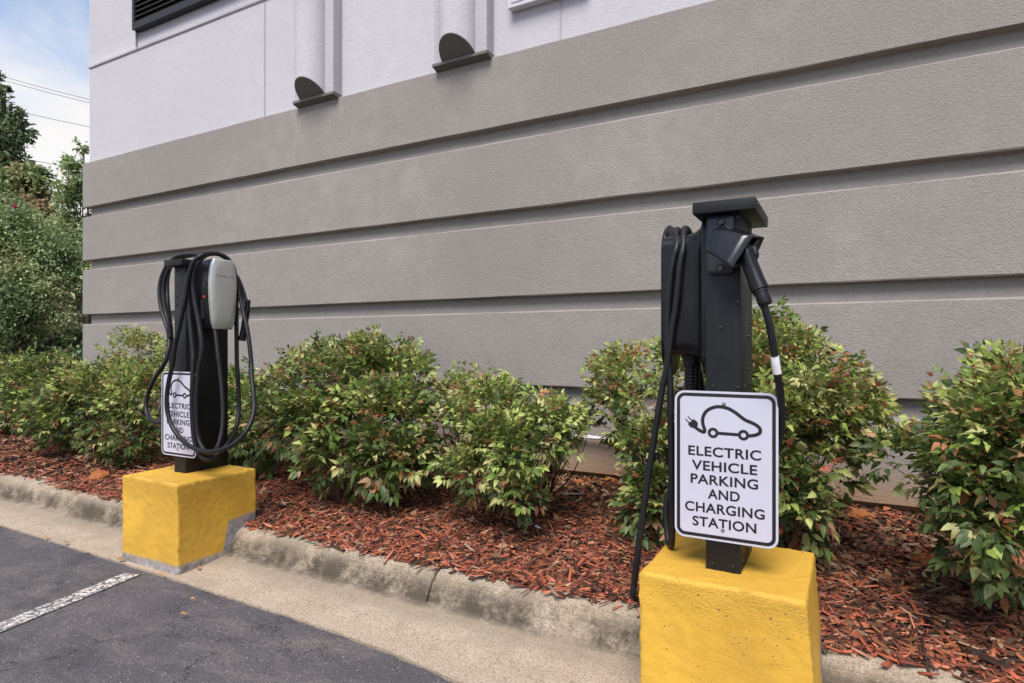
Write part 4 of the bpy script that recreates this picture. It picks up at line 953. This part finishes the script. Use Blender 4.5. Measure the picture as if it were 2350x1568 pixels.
tree('tree', 'shadowy evergreen low behind the flowering tree by the building corner', [tl(150, 720, 13.5, 60, 70), tl(90, 770, 13.5, 70, 45), tl(180, 790, 13.5, 45, 40), tl(20, 760, 13.5, 80, 60), tl(170, 620, 13.5, 60, 80), tl(60, 640, 13.5, 90, 90), tl(-60, 690, 13.5, 90, 120)], tb(120, 13.5), 13000, .11, D_[:4], 45, .15)
# far wood behind, one mass
r = np.random.default_rng(77); n = 26000
d = r.uniform(24, 34, n); px = r.uniform(-260, 230, n); topy = 560 - 60 * np.sin(px * .02) - 40 * np.sin(px * .057 + 1)
py = topy + (815 - topy) * r.random(n) ** .8
P = np.array([tuple(at_d(a, b, c)) for a, b, c in zip(px, py, d)])
ax = unit(r.normal(size=(n, 3))); up = unit(r.normal(size=(n, 3)) * .6 + np.array([0, 0, 1.])); L = r.uniform(.3, .6, n)
me = leaf_mesh('far_wood', P, ax, up, L, L * .6, D_[r.integers(0, 4, n)] * r.uniform(.8, 1.2, (n, 1)), None, .2, .2)
tag(link('far_wood', me, M['tree_leaf']), 'dark green wood far behind the trees', 'wood', kind='stuff')
# overhead wires
for i, (ya, yb, dd, lab) in enumerate(((173.5, 233.6, 30, 'uppermost overhead wire crossing the sky'), (181.7, 241.2, 30, 'overhead wire just below the uppermost one'), (245, 296.4, 30, 'single overhead wire in the middle of the sky gap'), (353, 396.8, 26, 'lowest overhead wire, passing among the treetops'))):
    a = at_d(-250, ya - (yb - ya) * 250 / 206 , dd + 3); b = at_d(330, yb + (yb - ya) * 124 / 206, dd - 3)
    pts = [a.lerp(b, t) - Vector((0, 0, .25 * 4 * t * (1 - t) - .25 * 4 * .43 * .57)) for t in np.linspace(0, 1, 9)]
    mb = MB(); mb.tube(pts, .011, 6, sub=3); tag(mb.build('overhead_wire', M['wire']), lab, 'wire', 'overhead wires')

# ------------------------------------------------------------------ small things on the bed
def rock(name, px, py, r, mt, label, cat, seed, squash=.7):
    p = on_bed(px, py); bm = bmesh.new(); bmesh.ops.create_icosphere(bm, subdivisions=4, radius=1)
    for v in bm.verts:
        q = v.co.copy(); k = 1 + .30 * mnoise.noise(q * 1.5 + Vector((seed, 0, 0))) + .14 * mnoise.noise(q * 4 + Vector((seed, 3, 0))) + .06 * mnoise.noise(q * 11 + Vector((seed, 3, 0)))
        v.co = Vector((q.x * r * k * 1.15, q.y * r * k, q.z * r * k * squash))
    me = bpy.data.meshes.new(name); bm.to_mesh(me); bm.free(); o = link(name, me, mt, None, True); o.location = (p.x, p.y, gz(p.x, p.y) + r * squash * .55)
    return tag(o, label, cat)
rock('clay_clod', 226, 1102, .060, M['clay'], 'orange clay clod on mulch above the kerb, left of the far block', 'clod', 1)
rock('clay_clod', 2135, 1298, .060, M['clay'], 'dark orange clay clod under the right-hand shrub', 'clod', 2, .5)
rock('stone', 2193, 1388, .030, M['stone'], 'small tan stone on the mulch near the right edge', 'stone', 3)
rock('clay_clod', 1975, 1190, .055, M['clay'], 'orange clay clod at the wall foot right of the large shrub', 'clod', 4, .5)
rock('clay_clod', 1400, 1108, .045, M['clay'], 'orange clay clod at the wall foot left of the near post', 'clod', 5, .5)
rock('clay_clod', 1330, 1112, .035, M['clay'], 'small orange clay clod at the wall foot behind the dead twigs', 'clod', 6, .6)
# crumpled leaf balls
def crumple(px, py, r, label, seed):
    p = on_bed(px, py); bm = bmesh.new(); bmesh.ops.create_icosphere(bm, subdivisions=4, radius=1)
    for v in bm.verts:
        q = v.co.copy(); k = 1 + .5 * abs(mnoise.noise(q * 2.3 + Vector((seed, 0, 0)))) - .35 * abs(mnoise.noise(q * 5 + Vector((seed, 3, 0)))); v.co = Vector((q.x * 1.3, q.y, q.z * .8)) * r * k
    me = bpy.data.meshes.new('dead_leaf'); bm.to_mesh(me); bm.free(); o = link('dead_leaf', me, M['dry_leaf'], None, True); o.location = (p.x, p.y, gz(p.x, p.y) + r * .6); o.rotation_euler = (0, .3, seed)
    tag(o, label, 'dead leaf')
crumple(1209, 1206, .030, 'crumpled tan dead leaf on the mulch next to a white scrap', 1.0)
crumple(1078, 1160, .026, 'curled brown dead leaf on the mulch left of the bright shrub', 2.3)
# scrap, butt, tin, flashing, twig
p = on_bed(1238, 1219); mb = MB(); q = Vector((p.x, p.y, gz(p.x, p.y) + .016)); mb.tube([q + Vector((-.028, .006, .004)), q + Vector((-.01, 0, .006)), q + Vector((.006, -.003, 0)), q + Vector((.026, -.01, -.002))], [.0045, .005, .003, .0045], 8, sub=3)
tag(mb.build('plastic_scrap', M['scrap'], None, smooth=True), 'small white plastic scrap lying by the crumpled tan leaf', 'litter')
p = on_bed(1069, 1246); q = Vector((p.x, p.y, gz(p.x, p.y) + .016)); mb = MB(); mb.lathe([(.004, -.014), (.004, .014)], q, (.5, .8, .35), 14)
butt = mb.build('cigarette_butt', M['filter'], None, smooth=True); tag(butt, 'orange cigarette butt standing in the red mulch above the kerb crack', 'litter')
mb = MB(); mb.lathe([(.0041, -.017), (.0041, -.0142)], q, (.5, .8, .35), 14); mb.build('burnt_end', M['sign_black'], butt)
p = on_bed(1046, 1103); q = Vector((p.x, p.y, gz(p.x, p.y) + .030)); mb = MB(); mb.lathe([(.024, -.05), (.030, -.044), (.031, -.015), (.031, .028), (.028, .034), (.024, .036), (.024, .032), (.001, .032)], q, (-.35, -.55, .15), 28)
can = mb.build('drink_can', M['grey_tin'], None, smooth=True); tag(can, 'grey and blue drink can lying under the bright green shrub', 'can')
mb = MB(); mb.lathe([(.0314, -.002), (.0314, .026)], q, (-.35, -.55, .15), 28); mb.build('blue_band', M['blue_tin'], can, smooth=True)
p = on_bed(1310, 1146); q = Vector((p.x, p.y, gz(p.x, p.y) + .022)); mb = MB(); mb.prism([q + Vector((-.085, -.012, 0)), q + Vector((.075, .02, .012)), q + Vector((.082, .045, .014)), q + Vector((-.06, .02, .004))], (0, 0, .002))
tag(mb.build('metal_strip', M['grey_tin']), 'bent grey metal strip on the mulch below the dead twigs', 'litter')
mb = MB(); pts = [on_bed(x, y) + Vector((0, 0, .035 - .02 * abs(i - 2) / 2)) for i, (x, y) in enumerate(((1108, 1150), (1180, 1156), (1240, 1148), (1320, 1158), (1403, 1168)))]
mb.tube(pts, [.004, .007, .006, .004, .002], 7, sub=6)
for i in (1, 2, 3): mb.tube([pts[i], pts[i] + Vector((-.10, -.03, .04)), pts[i] + Vector((-.18, -.05, .03))], [.004, .003, .001], 6, sub=3)
tag(mb.build('fallen_twig', M['twig'], None, smooth=True), 'long bare twig lying on the mulch below the bright green shrub', 'twig')
mb = MB(); pts = [on_bed(x, y) + Vector((0, 0, .016)) for x, y in ((1886, 1425), (1925, 1445), (1955, 1470), (1975, 1495))]
mb.tube(pts, [.003, .004, .004, .002], 7, sub=5); tag(mb.build('fallen_twig', M['twig'], None, smooth=True), 'short twig on the mulch right of the near yellow block', 'twig')
mb = MB(); pts = [on_bed(x, y) + Vector((0, 0, .020 + .02 * math.sin(i))) for i, (x, y) in enumerate(((712, 1170), (790, 1160), (850, 1140), (872, 1132)))]
mb.tube(pts, [.0012, .002, .002, .001], 6, sub=5); tag(mb.build('fallen_twig', M['twig'], None, smooth=True), 'thin curved stalk on the mulch below the largest shrub', 'twig')
# fallen leaves along the gutter
def gp0(px, py, z): 
    r = (px - CX) / F; s = (HZ - py) / F; d = (z - CAMZ) / s; return Vector((d * (A * r - B), d * (B * r + A), z))
spots = [(275, 1289, 'curled tan leaf in the gutter at the left foot of the far block', .05), (370, 1324, 'small brown leaf on the line in front of the far block', .035), (458, 1308, 'small brown leaf in the gutter by the right foot of the far block', .04), (508, 1280, 'larger folded brown leaf on the gutter beside the far block', .06), (418, 1417, 'tan leaf on the asphalt below the gutter edge', .035), (440, 1381, 'tiny pale leaf on the asphalt right of the far block', .025), (150, 1250, 'dry leaf at the gutter edge furthest left but one', .04), (104, 1237, 'leftmost dry leaf on the gutter edge', .04), (195, 1268, 'dry leaf on gutter edge midway to the far block', .04)]
for i, (px, py, lab, L0) in enumerate(spots):
    p = gp0(px, py, .012); rr = np.random.default_rng(i)
    a = rr.uniform(-.6, .6)
    me = leaf_mesh('fallen_leaf', np.array([[-L0 / 2, 0, .004]]), unit(np.array([[math.cos(a), math.sin(a), .15]])), np.array([[.2, -.3, 1.]]), np.array([L0]), np.array([L0 * .5]), np.array([[.30, .16, .07]]) * rr.uniform(.7, 1.2), None, np.array([.3]), .5)
    o = link('fallen_leaf', me, M['chip']); o.location = p + Vector((0, 0, .008)); tag(o, lab, 'leaf', 'fallen leaves along the gutter')

# ------------------------------------------------------------------ light
w = bpy.data.worlds.new('World'); S.world = w; w.use_nodes = True; nt = w.node_tree; bg = nt.nodes['Background']
SUN_EL, SUN_AZ = math.radians(56), math.radians(168)      # azimuth clockwise from +Y
sky = N(nt, 'ShaderNodeTexSky', sky_type='NISHITA'); sky.sun_disc = False; sky.sun_elevation = SUN_EL; sky.sun_rotation = SUN_AZ; sky.air_density = 1.0; sky.dust_density = .6
tc = N(nt, 'ShaderNodeTexCoord'); g = tc.outputs['Generated']
cl = noise(nt, scalev(nt, g, (1, 1, 2.2)), 1.9, 7, .58, .4)
cov = ramp(nt, math_n(nt, 'ADD', cl, math_n(nt, 'ADD', math_n(nt, 'MULTIPLY', math_n(nt, 'SUBTRACT', .33, sep(nt, g)[2]), .85), math_n(nt, 'MULTIPLY', sep(nt, g)[1], .13))), [(.46, .16), (.66, 1)])  # y term added: thins unseen cloud behind the camera to weaken fill light
shade = mix(nt, noise(nt, scalev(nt, g, (1, 1, 2.2)), 3.1, 5, .6), (3.9, 3.85, 3.9), (5.0, 4.9, 4.85))
nt.links.new(mix(nt, cov, sky.outputs[0], shade), bg.inputs['Color']); bg.inputs['Strength'].default_value = .15
sd_ = bpy.data.lights.new('sun', 'SUN'); so = bpy.data.objects.new('sun', sd_); COL.objects.link(so)
sd_.energy = 3.5; sd_.angle = math.radians(32); sd_.color = (1, .955, .89)
dirv = Vector((math.sin(SUN_AZ) * math.cos(SUN_EL), math.cos(SUN_AZ) * math.cos(SUN_EL), math.sin(SUN_EL)))
so.rotation_euler = dirv.to_track_quat('Z', 'Y').to_euler()
vs = S.view_settings; vs.view_transform = 'Standard'; vs.look = 'None'; vs.exposure = 0.52; vs.gamma = 1
